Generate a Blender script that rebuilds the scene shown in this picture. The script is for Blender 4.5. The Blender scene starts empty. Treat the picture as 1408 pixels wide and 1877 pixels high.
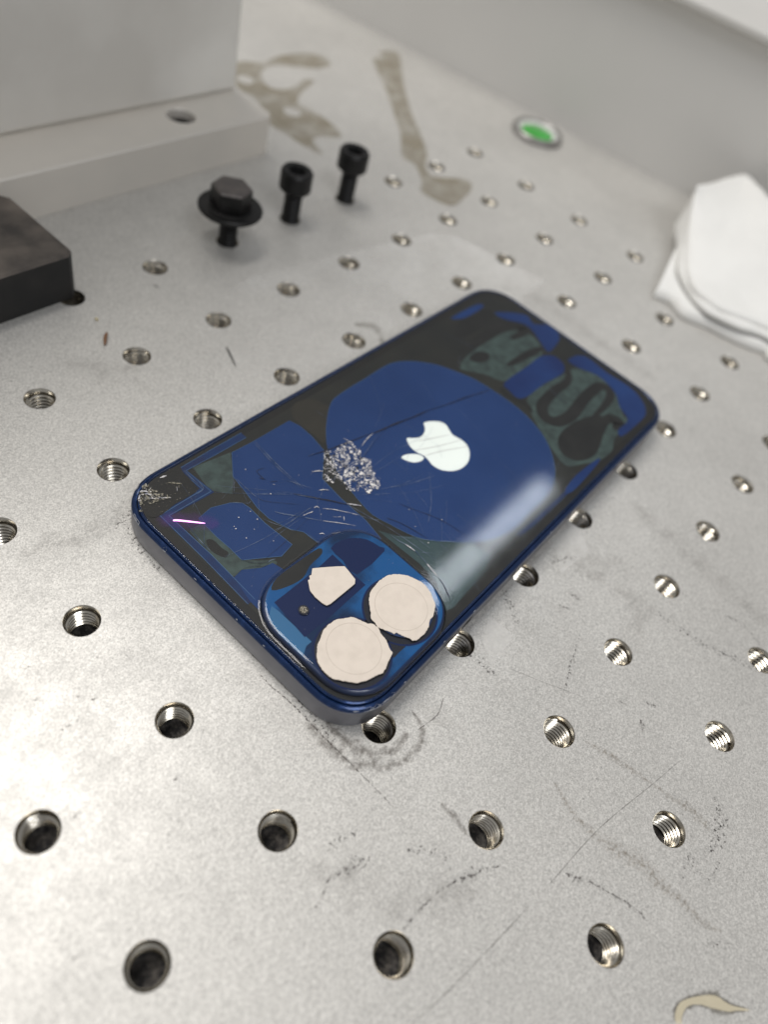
import bpy, bmesh, math, random, json
from mathutils import Vector, Matrix, noise
rnd = random.Random(7)
MM = 0.001
sc = bpy.context.scene
col = sc.collection

DATA = {"squig":{"s1":[[31.07,17.6],[36.8,17.35],[44.03,17.45],[50.54,17.4],[53.97,15.69],[55.86,12.89],[52.76,11.98],[48.28,12.4]],"s2":[[53.37,-3.42],[50.39,-6.05],[46.8,-7.41],[42.01,-7.13],[36.28,-7.54],[32.43,-8.41],[30.08,-10.94],[31.22,-13.82],[36.83,-15.02],[44.63,-14.04],[50.62,-13.74],[54.57,-14.18],[55.52,-16.34],[52.92,-18.31],[47.71,-19.1],[40.91,-19.32]],"s3":[[42.47,-22.55],[45.36,-22.48],[46.12,-25.16],[42.82,-24.91]],"s4":[[29.0,2.47],[27.95,-0.37],[29.74,-4.42],[28.57,-7.79]]},"zones":{"coil_disc":[[-22.92,15.04],[-20.86,17.42],[-18.28,19.87],[-14.81,22.56],[-12.54,23.97],[-10.46,24.81],[-6.64,25.12],[-3.09,25.22],[1.11,25.18],[6.4,25.33],[11.31,25.01],[15.32,23.15],[18.52,20.53],[21.17,17.42],[23.33,13.24],[25.13,8.79],[26.0,3.85],[26.39,-2.03],[26.09,-7.18],[24.32,-13.18],[21.66,-17.55],[17.96,-21.32],[14.25,-23.74],[10.42,-25.18],[5.61,-25.72],[-0.2,-25.65],[-5.42,-25.88],[-10.49,-25.07],[-14.34,-23.55],[-18.17,-21.06],[-20.91,-18.61],[-24.49,-15.06],[-26.48,-11.37],[-27.75,-7.07],[-28.71,-3.56],[-28.38,0.03],[-27.71,3.41],[-26.63,7.22],[-25.59,10.48]],"blue_a":[[-23.94,25.93],[-23.17,23.37],[-23.23,19.7],[-24.07,15.05],[-30.17,9.78],[-30.87,3.78],[-30.99,-3.47],[-31.95,-8.61],[-37.81,-7.45],[-42.65,-1.38],[-43.03,2.52],[-44.62,4.71],[-46.08,9.2],[-46.05,12.54],[-45.18,16.83],[-44.45,21.34],[-40.29,26.37],[-34.79,26.04]],"blue_b":[[-56.62,17.62],[-53.09,18.1],[-49.38,16.71],[-47.61,15.31],[-47.24,13.48],[-47.48,8.82],[-46.94,1.83],[-50.42,1.21],[-53.06,2.94],[-56.74,5.32],[-56.63,8.63],[-56.79,12.21],[-56.66,16.18]],"blue_c":[[-60.39,3.4],[-58.19,3.74],[-55.17,1.76],[-52.76,1.16],[-52.14,-1.34],[-53.37,-3.1],[-59.48,-2.8],[-61.67,-4.62],[-61.6,-2.04]],"green_a":[[-59.78,16.36],[-58.37,16.39],[-56.09,16.02],[-56.52,11.99],[-56.59,5.48],[-52.15,1.79],[-52.5,0.38],[-55.17,1.76],[-58.47,3.43],[-60.39,3.66],[-60.22,9.9]],"green_b":[[-49.15,28.11],[-40.54,26.56],[-44.79,20.96],[-47.62,18.11],[-50.53,21.61]],"edge_band":[[-34.95,28.56],[-43.38,28.67],[-51.29,28.77],[-50.83,21.83],[-61.03,22.02],[-61.04,10.02],[-61.48,-2.41]],"edge_band2":[[-30.58,27.84],[-34.95,28.56]],"olive_disc":[[-20.81,28.26],[-18.77,29.06],[-16.63,28.7],[-14.4,27.16],[-13.67,24.76],[-13.46,23.1],[-18.46,19.28],[-22.58,16.55],[-22.48,19.31],[-22.79,23.82],[-22.34,26.4]],"far_band":[[53.76,21.99],[58.79,18.95],[61.65,15.54],[60.21,12.25],[64.2,8.96],[62.35,4.33],[56.04,2.7],[53.46,2.77],[54.0,4.8],[56.98,10.15],[57.46,13.95],[53.93,18.58]],"far_band2":[[55.66,-2.58],[61.73,-4.56],[61.32,-12.57],[62.05,-19.26],[60.56,-24.33],[56.33,-28.07],[49.66,-28.4],[42.07,-27.85],[43.47,-26.08],[49.32,-26.01],[51.91,-22.03],[56.03,-18.2],[57.83,-11.79],[55.64,-6.47]],"far_strip":[[39.93,27.14],[41.52,27.77],[51.95,27.23],[52.81,25.47],[43.95,25.49]],"far_pill":[[31.35,3.03],[42.53,2.96],[49.45,3.02],[53.24,0.95],[53.28,-1.81],[51.72,-3.87],[48.46,-4.77],[40.43,-3.84],[32.35,-3.75],[29.49,-2.49],[29.9,0.43]],"edge_blue":[[12.67,-27.67],[19.47,-26.89],[28.98,-27.64],[29.04,-28.34],[23.62,-28.78],[14.37,-28.99]],"edge_line":[[-7.65,-27.38],[-2.03,-27.93],[11.47,-28.16],[18.87,-28.76]],"gg_a":[[26.05,13.83],[28.73,15.01],[35.94,15.6],[42.12,15.52],[48.97,15.16],[54.01,12.81],[55.08,8.91],[52.94,4.69],[49.45,3.02],[41.13,3.13],[32.28,3.13],[29.28,8.04],[25.4,12.81]],"gg_b":[[31.56,-4.27],[39.46,-3.92],[48.89,-5.05],[54.77,-5.89],[57.31,-9.9],[57.62,-16.25],[53.86,-20.44],[49.81,-24.2],[48.75,-26.32],[39.94,-26.99],[34.92,-28.74],[28.86,-28.2],[24.21,-26.02],[20.15,-23.6],[21.54,-18.84],[24.18,-14.19],[26.92,-9.38]],"teal":[[-30.89,-6.8],[-28.72,-10.24],[-24.97,-13.85],[-17.28,-21.26],[-16.63,-26.35],[-20.72,-27.96],[-33.27,-28.63],[-34.82,-28.05],[-31.13,-22.94],[-30.35,-17.71],[-30.69,-11.42]],"dk_a":[[37.89,24.43],[46.63,26.3],[52.31,24.52],[53.3,22.26],[49.73,20.33],[39.79,20.11],[34.36,21.2]],"dk_b":[[27.9,-16.88],[33.26,-16.66],[38.52,-17.62],[43.64,-19.83],[43.83,-22.81],[38.26,-24.39],[30.11,-26.51],[24.45,-24.9],[22.63,-21.6],[24.56,-18.44]],"dk_c":[[58.2,2.91],[61.31,2.55],[63.29,-1.96],[60.88,-2.82],[55.97,-2.4],[55.32,-0.0]],"dk_d":[[31.11,14.57],[34.83,14.79],[37.0,13.01],[36.15,11.29],[32.89,11.17],[30.77,12.94]],"dk_e":[[37.73,6.87],[42.06,7.06],[48.4,6.82],[53.11,5.37],[52.01,4.1],[45.86,4.59],[39.09,5.6]],"dk_sp":[[-58.89,12.78],[-57.79,12.16],[-57.73,9.54],[-57.49,8.2],[-58.49,7.62],[-59.16,8.46],[-59.65,10.56]]},"logo":[[1.51,6.77],[2.83,6.44],[4.14,5.66],[5.35,4.49],[5.66,3.03],[4.88,1.29],[4.42,-0.13],[4.9,-2.15],[4.67,-4.09],[3.57,-5.67],[1.82,-6.95],[-0.15,-7.66],[-2.51,-7.69],[-4.59,-6.98],[-6.04,-5.81],[-6.93,-4.49],[-7.22,-2.71],[-6.8,-1.23],[-6.67,0.32],[-7.15,1.69],[-7.2,3.4],[-6.71,4.86],[-5.74,6.13],[-4.51,5.31],[-2.96,4.49],[-1.13,4.65],[0.39,5.51]],"leaf":[[-11.36,3.1],[-10.07,3.07],[-8.55,2.29],[-7.24,1.03],[-7.16,-0.25],[-8.62,-0.38],[-10.19,0.37],[-11.2,1.84]],"logol":[[[-4.36,3.96],[-0.49,2.33],[3.72,0.55]],[[-7.15,2.58],[-1.81,0.1],[4.75,-2.24]],[[-6.86,0.19],[-2.25,-1.41],[4.47,-4.52]]],"cam":{"navy_a":[[-58.91,-5.46],[-56.08,-5.49],[-52.92,-5.49],[-47.27,-5.47],[-43.01,-5.13],[-43.15,-9.44],[-43.17,-14.03],[-47.75,-14.11],[-53.68,-14.3],[-59.77,-14.07]],"navy_b":[[-42.23,-3.92],[-39.24,-3.97],[-36.85,-5.1],[-34.95,-7.19],[-34.28,-9.91],[-34.25,-11.29],[-42.78,-11.4],[-42.46,-7.42]],"dark":[[-54.94,-2.04],[-49.5,-2.07],[-44.09,-2.39],[-44.44,-3.68],[-48.27,-4.12],[-51.23,-5.18],[-54.79,-4.63],[-57.49,-3.31]],"strip":[[-59.76,-5.67],[-59.56,-7.26],[-59.45,-15.49],[-60.75,-15.47],[-62.63,-16.47],[-62.66,-17.77],[-62.74,-10.97],[-61.94,-7.06]],"dk2":[[-48.44,-21.77],[-47.06,-24.91],[-46.03,-27.48],[-49.27,-27.62],[-50.91,-27.53],[-49.42,-25.63]]},"papers":[[[-48.65,-5.02],[-46.82,-6.24],[-44.87,-7.62],[-43.53,-8.68],[-43.7,-9.98],[-44.11,-12.04],[-44.88,-12.65],[-46.36,-12.64],[-49.26,-12.63],[-51.58,-12.58],[-52.39,-12.37],[-52.67,-11.4],[-52.72,-9.66],[-52.47,-8.16],[-51.6,-6.94],[-51.15,-6.32],[-50.72,-6.44],[-50.27,-5.82],[-49.83,-5.94]],[[-45.4,-16.69],[-44.05,-15.86],[-42.56,-15.53],[-40.8,-15.35],[-39.35,-15.45],[-38.15,-15.79],[-37.09,-16.47],[-36.2,-17.32],[-35.4,-18.47],[-34.88,-19.85],[-34.53,-20.92],[-34.5,-22.24],[-34.98,-23.74],[-36.32,-26.03],[-37.37,-26.63],[-38.77,-27.39],[-39.88,-27.4],[-41.18,-28.22],[-42.96,-28.57],[-45.1,-28.38],[-45.75,-27.85],[-45.79,-27.24],[-46.44,-25.86],[-46.69,-24.79],[-47.33,-24.69],[-47.54,-23.79],[-48.13,-22.79],[-48.59,-21.68],[-48.28,-20.76],[-48.16,-19.66],[-47.11,-18.65]],[[-60.69,-17.81],[-59.36,-16.74],[-58.28,-16.34],[-57.3,-15.84],[-56.44,-15.44],[-54.97,-15.34],[-53.29,-15.5],[-51.89,-16.39],[-50.58,-17.16],[-50.07,-18.22],[-49.52,-19.9],[-48.71,-20.71],[-48.6,-21.91],[-49.18,-23.05],[-49.38,-24.51],[-50.36,-26.2],[-50.38,-26.97],[-51.42,-27.31],[-52.42,-27.54],[-53.55,-28.09],[-54.78,-28.31],[-55.72,-27.89],[-57.83,-27.28],[-59.32,-26.56],[-59.95,-25.89],[-61.43,-23.96],[-62.09,-22.92],[-62.28,-21.44],[-62.14,-20.47],[-61.76,-19.06]]],"mic":[-56.14,-10.17],"cracks":[[0.28,0,[[-28.07,15.96],[-23.6,14.72],[-20.1,13.89],[-16.44,13.13],[-11.06,11.98]]],[0.42,0,[[-11.2,11.86],[-8.4,11.31],[-5.4,10.87],[0.38,9.64],[6.01,8.69]]],[0.22,0,[[6.01,8.69],[11.25,7.24],[17.66,5.87],[23.84,4.1],[25.47,4.0]]],[0.15,2,[[-11.2,11.86],[-13.94,11.52],[-16.39,10.81]]],[0.12,1,[[-34.34,25.72],[-35.07,18.5],[-35.26,10.31]]],[0.08,1,[[-34.81,25.52],[-35.58,18.55],[-35.66,10.75]]],[0.3,0,[[-37.86,10.53],[-36.39,8.62],[-34.65,6.43],[-32.64,3.89],[-31.72,2.54],[-30.04,0.77]]],[0.22,2,[[-30.99,1.83],[-30.01,0.8],[-28.97,-0.47]]],[0.14,2,[[-35.87,4.15],[-34.19,2.44],[-32.75,0.48],[-31.23,-1.68]]],[0.1,1,[[-43.18,8.45],[-40.59,5.03],[-38.15,1.96]]],[0.13,2,[[-38.15,1.96],[-36.01,-0.36],[-33.73,-3.13]]],[0.08,1,[[-31.39,-1.55],[-30.13,-3.69],[-28.89,-5.31]]],[0.14,0,[[-27.09,-5.93],[-25.63,-9.01],[-24.27,-14.84]]],[0.12,0,[[-22.14,-5.0],[-20.5,-8.58],[-18.12,-13.74],[-16.91,-20.84]]],[0.07,1,[[-20.92,-0.63],[-15.33,-3.25],[-9.24,-5.14]]],[0.06,1,[[-9.66,-3.77],[-15.87,-9.25],[-20.93,-12.45]]],[0.1,0,[[-39.87,19.51],[-38.78,19.47],[-37.8,19.12]]],[0.14,0,[[-39.87,19.51],[-39.98,17.84],[-39.95,16.85]]],[0.12,0,[[-40.57,17.91],[-39.76,16.71]]],[0.12,0,[[-39.62,15.83],[-38.19,14.92]]],[0.1,2,[[-39.48,14.95],[-39.31,14.62]]],[0.07,1,[[-49.02,16.52],[-46.91,14.49],[-45.97,14.5]]],[0.07,1,[[-47.15,9.92],[-46.34,7.82],[-45.33,5.92],[-44.52,3.83]]],[0.06,1,[[-44.45,21.25],[-47.09,18.16]]],[0.09,1,[[-44.39,20.63],[-44.48,17.46],[-44.46,14.44]]],[0.07,0,[[-44.46,14.44],[-43.8,12.79],[-41.54,10.46],[-38.89,7.82]]],[0.06,1,[[-43.95,14.98],[-41.69,13.33],[-37.77,10.28]]],[0.06,1,[[-37.77,10.28],[-35.99,8.01],[-34.79,6.5]]],[0.2,2,[[-33.1,7.97],[-32.09,7.42],[-31.35,6.61]]],[0.18,2,[[-30.69,12.35],[-29.36,11.75],[-28.68,11.03]]],[0.14,2,[[-40.33,5.4],[-38.99,5.08],[-38.02,4.87]]],[0.1,1,[[-44.17,9.74],[-42.6,7.39],[-40.47,5.26]]],[0.2,2,[[-37.19,5.34],[-36.56,5.3],[-36.35,4.68]]],[0.2,2,[[-41.05,0.15],[-40.47,-0.1],[-40.27,-0.56]]],[0.14,2,[[-39.05,-1.33],[-38.12,-1.9],[-37.0,-2.62]]],[0.09,2,[[-35.86,1.36],[-34.4,0.27]]],[0.1,2,[[-33.89,0.09],[-34.67,-0.79]]],[0.06,1,[[-43.15,1.64],[-42.79,-1.53]]],[0.06,1,[[-42.77,1.69],[-42.61,-1.67]]],[0.1,0,[[-56.87,5.58],[-55.59,3.5],[-53.93,2.12],[-52.9,1.94]]],[0.08,0,[[-60.41,3.56],[-57.52,3.61],[-55.79,2.66],[-54.46,1.55],[-53.08,1.75]]],[0.08,1,[[-53.43,1.7],[-52.73,1.8],[-51.87,1.43]]],[0.12,1,[[-29.74,-9.25],[-29.53,-11.47],[-28.89,-13.47],[-28.75,-15.24],[-29.12,-18.03],[-29.65,-20.3],[-29.82,-22.12]]],[0.25,2,[[-29.13,-12.72],[-28.94,-13.98],[-28.85,-15.16]]],[0.3,2,[[-29.3,-18.79],[-29.65,-20.3],[-29.91,-22.04]]],[0.3,0,[[-30.15,-22.38],[-30.61,-24.1],[-31.8,-26.23],[-32.5,-27.35]]],[0.08,1,[[-26.35,-12.0],[-26.05,-14.31],[-25.79,-16.94]]],[0.08,1,[[-23.38,-16.3],[-23.25,-19.03],[-23.23,-21.83]]],[0.08,1,[[-29.21,-10.24],[-23.38,-16.3],[-16.48,-22.78],[-9.05,-30.53]]],[0.12,0,[[-17.28,-20.52],[-17.37,-23.11],[-18.03,-26.71]]],[0.06,1,[[-24.48,-26.45],[-25.3,-28.27],[-26.01,-30.14]]],[0.06,1,[[-28.79,-15.58],[-25.93,-18.3]]],[0.07,1,[[-56.85,15.71],[-59.64,12.48]]],[0.12,2,[[-56.0,29.57],[-54.59,29.35]]],[0.12,2,[[-55.17,27.46],[-53.7,25.92]]],[0.08,2,[[-54.82,25.94],[-55.55,25.05]]],[0.08,1,[[-51.13,28.42],[-51.24,25.93],[-51.09,22.22]]],[0.08,1,[[-52.93,22.18],[-51.07,22.62],[-50.76,24.93]]],[0.08,1,[[-59.21,17.8],[-59.81,13.01],[-59.88,10.56]]]],"shards":[[-24.6,14.75],[-23.04,14.27],[-22.24,13.34],[-19.81,13.91],[-17.27,13.41],[-17.69,11.33],[-17.21,10.64],[-18.93,8.53],[-17.64,6.9],[-19.51,4.98],[-20.34,2.33],[-21.83,0.23],[-25.29,0.68],[-25.38,3.29],[-27.48,3.01],[-28.19,4.51],[-27.14,6.56],[-29.43,7.68],[-30.46,9.42],[-28.06,11.44]],"corner_shards":[[-60.2,30.94],[-58.95,30.18],[-58.71,28.14],[-58.17,26.48],[-57.25,24.52],[-59.0,25.07],[-60.82,25.49],[-61.46,27.0],[-63.66,25.53],[-62.96,27.97],[-61.5,29.47]],"corner_black":[[-58.71,31.87],[-55.7,32.33],[-52.52,32.3],[-50.93,30.24],[-51.43,28.45],[-51.53,25.96],[-52.06,23.19],[-54.21,22.78],[-57.79,22.9],[-61.08,22.49],[-63.05,23.06],[-63.95,25.16],[-63.63,27.5],[-61.57,30.35]],"pink":[[-60.7,19.9],[-59.96,19.51],[-56.5,15.84]],"specks":[[-41.19,21.2],[-33.57,13.45],[-52.85,11.29],[-52.73,11.9],[-50.19,8.97],[-48.09,10.4],[-52.79,8.43],[-47.82,12.66],[-50.58,12.97],[-37.23,3.33],[-44.93,-12.57],[-41.63,13.38],[-49.23,4.65],[-25.01,-15.7],[-17.93,-13.87],[-23.95,-11.29],[-15.39,15.86],[-21.55,-7.53],[-41.25,21.2]],"framechips":[[-60.55,30.79],[-60.21,30.74],[-64.47,24.97],[-64.81,24.35],[-64.42,25.52],[-65.12,16.37],[-60.66,-30.46],[-59.08,-31.52],[-55.32,-31.98],[-60.46,-31.3]],"blobs":[[[206.56,211.9],[216.9,209.37],[229.23,211.43],[240.7,210.79],[248.02,205.6],[246.95,199.65],[237.68,198.02],[229.11,201.58],[221.32,205.61],[214.03,204.5],[208.72,200.84],[205.22,193.38],[208.9,189.17],[216.36,189.87],[223.89,192.76],[227.75,190.69],[222.82,188.18],[213.14,184.08],[207.31,179.34],[208.48,174.01],[209.03,165.68],[206.54,156.26],[203.32,154.84],[198.22,157.43],[192.43,157.08],[189.15,148.66],[186.79,152.58],[186.01,163.36],[185.34,171.22],[190.37,178.74],[193.56,188.86],[192.73,196.49]],[[273.72,200.03],[281.69,201.33],[288.51,199.54],[283.72,192.29],[264.89,174.58],[247.29,155.23],[238.19,143.31],[228.74,132.43],[221.49,127.62],[217.79,121.57],[222.36,118.05],[228.95,113.92],[226.14,108.79],[211.38,104.61],[206.7,106.83],[204.97,116.23],[210.56,120.28],[217.32,129.39],[217.26,135.58],[229.66,146.59],[238.35,156.72],[252.09,173.14],[264.4,189.91]]],"streaks":[[[-60.41,30.27],[-59.74,29.96],[-59.56,29.41]],[[-61.42,28.4],[-60.28,27.91],[-59.73,26.47]],[[-59.32,27.38],[-59.15,26.62],[-58.52,26.44]],[[-61.16,27.38],[-60.12,26.37],[-58.69,25.45],[-57.45,24.48]],[[-61.47,26.21],[-61.2,25.59],[-60.58,25.61]],[[-62.48,28.01],[-62.49,27.41],[-62.21,27.39]],[[-60.74,28.68],[-60.87,27.16],[-61.55,26.88]],[[-62.08,28.91],[-62.1,28.11],[-62.67,27.76]],[[-60.61,26.14],[-60.0,25.36],[-59.19,25.23]],[[-55.99,29.59],[-55.29,29.47],[-54.64,29.29]],[[-55.55,27.78],[-54.62,26.96],[-53.69,25.93]],[[-61.11,29.58],[-60.35,28.79],[-59.89,28.02]],[[-63.93,25.75],[-63.75,25.41],[-63.47,25.38]]],"pale":[[[118.61,109.27],[149.88,104.32],[187.37,97.57],[194.55,92.55],[202.86,60.46],[180.9,59.01],[162.33,58.48],[97.15,65.61],[89.97,88.61],[90.03,102.79]],[[84.95,-0.63],[85.3,-7.27],[75.79,-7.75],[79.15,-2.82]],[[113.77,1.67],[122.98,-0.65],[118.06,-6.74],[107.27,-5.52]]],"marks":[["grime",[2,3,1.5],[[131.52,78.69],[134.73,75.4],[131.68,70.68]]],["loop",[2.0,2.0,1.8,1.6,2.4,3.6,2.2,1.0,0.6],[[48.98,-64.53],[49.97,-63.89],[51.73,-63.9],[53.23,-64.73],[54.64,-66.13],[55.95,-67.94],[56.86,-69.92],[57.81,-71.21],[59.33,-73.29]]],["brown",[1,2,2.5,5,5,4,3,3,1],[[65.69,-30.11],[63.82,-34.95],[63.58,-39.48],[64.6,-44.79],[65.9,-49.49],[65.18,-52.89],[65.71,-57.12],[65.22,-61.01],[66.31,-64.15]]],["brown",[1,3,2.2,1.2,2,3.5,2],[[77.41,-30.16],[78.54,-34.63],[79.34,-39.24],[80.13,-43.8],[80.6,-48.46],[81.49,-51.66],[80.86,-55.12]]],["speck",[3,11,9,3],[[87.06,-54.39],[84.0,-56.91],[80.31,-57.72],[77.69,-57.7]]],["speck",[3,1.6,2],[[76.06,-59.94],[73.83,-59.77],[72.32,-59.68]]],["speck",[3,6,4],[[70.3,-55.7],[73.63,-55.29],[72.67,-56.88]]],["dark",[1.6,1.6,1,1,1.8,1.6,1],[[56.22,-43.19],[56.55,-44.33],[57.1,-45.9],[57.63,-47.85],[58.16,-49.8],[58.47,-51.12],[58.38,-53.38]]],["dark",[2,3.4,2],[[54.64,-39.94],[54.98,-40.69],[55.55,-41.68]]],["dark",[1.5,1.5],[[90.0,-30.89],[90.32,-31.61]]],["dark",[2,2],[[94.61,-35.79],[95.1,-36.56]]],["dark",[1.8,2.6,1],[[89.75,-36.09],[89.03,-36.69],[88.17,-37.31]]],["speck",[3,3],[[62.8,-63.53],[65.88,-66.83]]],["scr",[0.15,0.25,0.25,0.3],[[88.02,-45.72],[80.13,-43.8],[65.4,-40.02],[52.19,-38.2]]],["scr",[0.2,0.3,0.3,0.3,0.2],[[45.43,-37.13],[40.16,-36.35],[31.79,-34.98],[25.01,-33.71],[20.36,-32.59]]],["dark",[0.8,1,1.8,1.3,2.8,2.2],[[20.49,-12.04],[23.42,-11.68],[25.5,-10.72],[27.06,-11.14],[28.98,-12.31],[30.58,-12.54]]],["dark",[0.5,0.6,0.4],[[29.74,-13.3],[31.35,-13.54],[33.08,-13.05]]],["speck",[3,6,3.5],[[29.07,-7.51],[31.03,-8.26],[33.46,-9.04]]],["speck",[4,5,3],[[28.53,-11.45],[30.57,-12.12],[31.99,-12.96]]],["dark",[1.0,1.0,0.6,1.0,1.4],[[28.86,-23.95],[32.52,-24.14],[36.32,-24.76],[39.69,-25.83],[42.45,-27.45]]],["speck",[2,5,4],[[39.46,-26.0],[43.16,-27.34],[45.76,-29.18]]],["speck",[3,4,3],[[37.83,-17.27],[41.07,-21.0],[41.54,-22.32]]],["ring",[3,4,4,3.2,2.8,2.6,2.2,1.6,1],[[40.85,8.04],[40.85,3.3],[41.58,-0.67],[43.91,-4.09],[47.28,-6.65],[51.16,-7.54],[54.25,-7.09],[55.96,-5.23],[56.59,-2.81]]],["ring",[3,4,4,3,2],[[43.6,5.92],[43.82,1.4],[45.05,-2.15],[48.6,-4.6],[52.03,-4.49]]],["line",[0.6,0.6,0.6,0.6,0.6,0.5,0.4,0.3],[[41.11,21.08],[41.1,18.07],[41.48,13.51],[41.34,6.14],[41.33,0.03],[41.33,-4.57],[41.32,-8.18],[41.2,-10.73]]],["ring",[1.4,2.4,1.2],[[47.63,-17.12],[47.59,-19.77],[46.93,-22.86]]],["smudge",[3,5,4],[[58.97,-3.5],[59.76,-5.25],[60.21,-8.22]]],["scr",[0.3,0.4,0.3],[[62.96,-5.12],[59.72,-6.24],[55.26,-5.57]]],["smudge",[7,11,13,9],[[105.72,1.06],[111.61,-0.71],[113.78,-5.56],[118.56,-12.58]]],["speck",[5,5],[[108.46,-2.7],[112.91,-4.85]]],["dark",[2.4,2.6],[[104.13,-10.49],[104.44,-11.48]]],["dark",[1.4,1.2],[[99.71,-10.27],[100.37,-11.89]]],["speck",[6,5],[[91.89,-0.42],[88.95,-4.78]]],["speck",[1.2,3.2,1.5],[[96.06,-17.08],[89.46,-19.11],[82.24,-21.37]]],["smudge",[5,6,8,7],[[112.94,-10.93],[114.01,-16.31],[114.86,-22.92],[106.1,-25.24]]],["speck",[2,4,2],[[129.29,-39.03],[130.78,-43.29],[128.86,-47.45]]],["speck",[8,6],[[74.5,-3.15],[74.88,-7.86]]],["scr",[0.2,0.2,0.2],[[78.64,-11.26],[81.46,-17.56],[84.63,-24.18]]],["speck",[2,3.4,2],[[11.51,35.65],[13.04,35.5],[14.4,35.53]]],["dark",[0.8,1.2],[[4.4,23.2],[5.45,23.21]]],["dark",[1,1],[[11.18,42.75],[11.71,42.58]]],["dark",[1,1],[[16.29,38.77],[16.84,38.59]]],["dark",[1,1],[[-5.94,7.85],[-5.53,7.64]]],["dark",[1,1],[[10.38,-6.36],[10.84,-6.6]]],["dark",[1,1],[[18.81,17.34],[19.34,17.12]]],["dark",[1,1],[[17.79,36.68],[18.35,36.49]]],["dark",[1,1],[[13.2,48.3],[13.74,48.14]]],["smudge",[7,14,8],[[63.14,103.23],[65.55,100.27],[69.66,98.27]]],["smudge",[2,2],[[69.81,94.7],[70.23,90.3]]],["dark",[0.8,0.8],[[76.27,85.88],[76.14,84.93]]],["speck",[8,9,8,5,4],[[43.3,63.68],[45.74,63.95],[43.41,60.89],[42.02,56.16],[41.76,50.66]]],["speck",[5,5,5,5],[[43.47,46.06],[44.14,31.5],[43.31,17.56],[42.19,5.45]]],["smudge",[8,9,8,7],[[189.43,64.86],[192.92,51.92],[191.86,34.43],[192.52,16.62]]],["dark",[1.6,1.6],[[95.11,119.06],[95.26,117.94]]],["speck",[5,6,5],[[116.35,-28.01],[117.65,-38.14],[122.61,-51.38]]],["smudge",[5,8,5],[[45.99,65.66],[35.83,65.26],[27.11,67.5]]],["smudge",[5,9,7],[[140.56,-10.33],[137.55,-30.75],[136.99,-45.89]]],["smudge",[8,10,8],[[26.12,-9.98],[29.28,-18.84],[37.91,-26.75]]]],"fibre":[[74.03,109.79],[72.44,108.22],[71.07,106.54]],"sliver":[[94.75,91.22],[93.43,88.27],[91.83,84.46]],"chaff":[[74.91,115.44],[75.11,114.72]],"wipes":{"low":[[232.21,33.74],[232.31,32.67],[234.14,28.21],[231.73,23.94],[231.3,20.23],[234.32,13.8],[235.5,9.15],[236.88,3.75],[238.87,-1.37],[241.07,-5.99],[239.13,-8.56]]},"R":[[0.6375492917558692,-0.7319856583147367,0.2402663035105333],[-0.4916600591080605,-0.6266820755452944,-0.6045990096467136],[0.5931283898608568,0.2673323254106583,-0.7594288254531132]],"cam_pos":[-8.715641253177644,-11.910326656778455,123.36690602434982],"f":1350.6775461896223}

# ---------------------------------------------------------------- camera
R = DATA['R']; CP = DATA['cam_pos']
cd = bpy.data.cameras.new('camera'); cam = bpy.data.objects.new('camera', cd); col.objects.link(cam)
M = Matrix(((R[0][0], -R[1][0], -R[2][0], CP[0]*MM), (R[0][1], -R[1][1], -R[2][1], CP[1]*MM),
            (R[0][2], -R[1][2], -R[2][2], CP[2]*MM), (0, 0, 0, 1)))
cam.matrix_world = M
cd.sensor_fit = 'VERTICAL'; cd.sensor_height = 9.59; cd.sensor_width = 7.2
cd.lens = DATA['f']/1877*9.59
cd.clip_start = 0.005; cd.clip_end = 20
cd.dof.use_dof = True; cd.dof.focus_distance = 0.139; cd.dof.aperture_fstop = cd.lens/2.9
sc.camera = cam

# ---------------------------------------------------------------- light
w = bpy.data.worlds.new('World'); sc.world = w; w.use_nodes = True
bg = w.node_tree.nodes['Background']; bg.inputs[0].default_value = (0.98, 0.985, 1.0, 1); bg.inputs[1].default_value = 0.28
def area(name, loc, target, sx, sy, radiance, color):
    ld = bpy.data.lights.new(name, 'AREA'); ld.shape = 'RECTANGLE'; ld.size = sx; ld.size_y = sy
    ld.energy = radiance*math.pi*sx*sy; ld.color = color
    o = bpy.data.objects.new(name, ld); col.objects.link(o); o.location = loc
    if target:
        d = Vector(target)-Vector(loc); o.rotation_euler = d.to_track_quat('-Z', 'Y').to_euler()
    return o
area('ceiling_panel_light', (0.0, 0.78, 1.5), None, 0.80, 0.9, 9.3, (1.0, 0.97, 0.93))
area('front_fill_light', (-0.30, -0.90, 1.25), (0.1, 0.1, 0), 0.7, 0.6, 5.4, (0.95, 0.97, 1.0))  # added fill with no known lamp there, brightens upright and thread walls
area('tube_light', (1.33, 0.27, 1.4), None, 0.66, 0.066, 11.0, (0.86, 0.93, 1.0))
sc.view_settings.view_transform = 'Standard'; sc.view_settings.look = 'None'
sc.view_settings.exposure = 0.0; sc.view_settings.gamma = 1.0
sc.cycles.use_denoising = True
sc.cycles.max_bounces = 8; sc.cycles.transparent_max_bounces = 16

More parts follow.
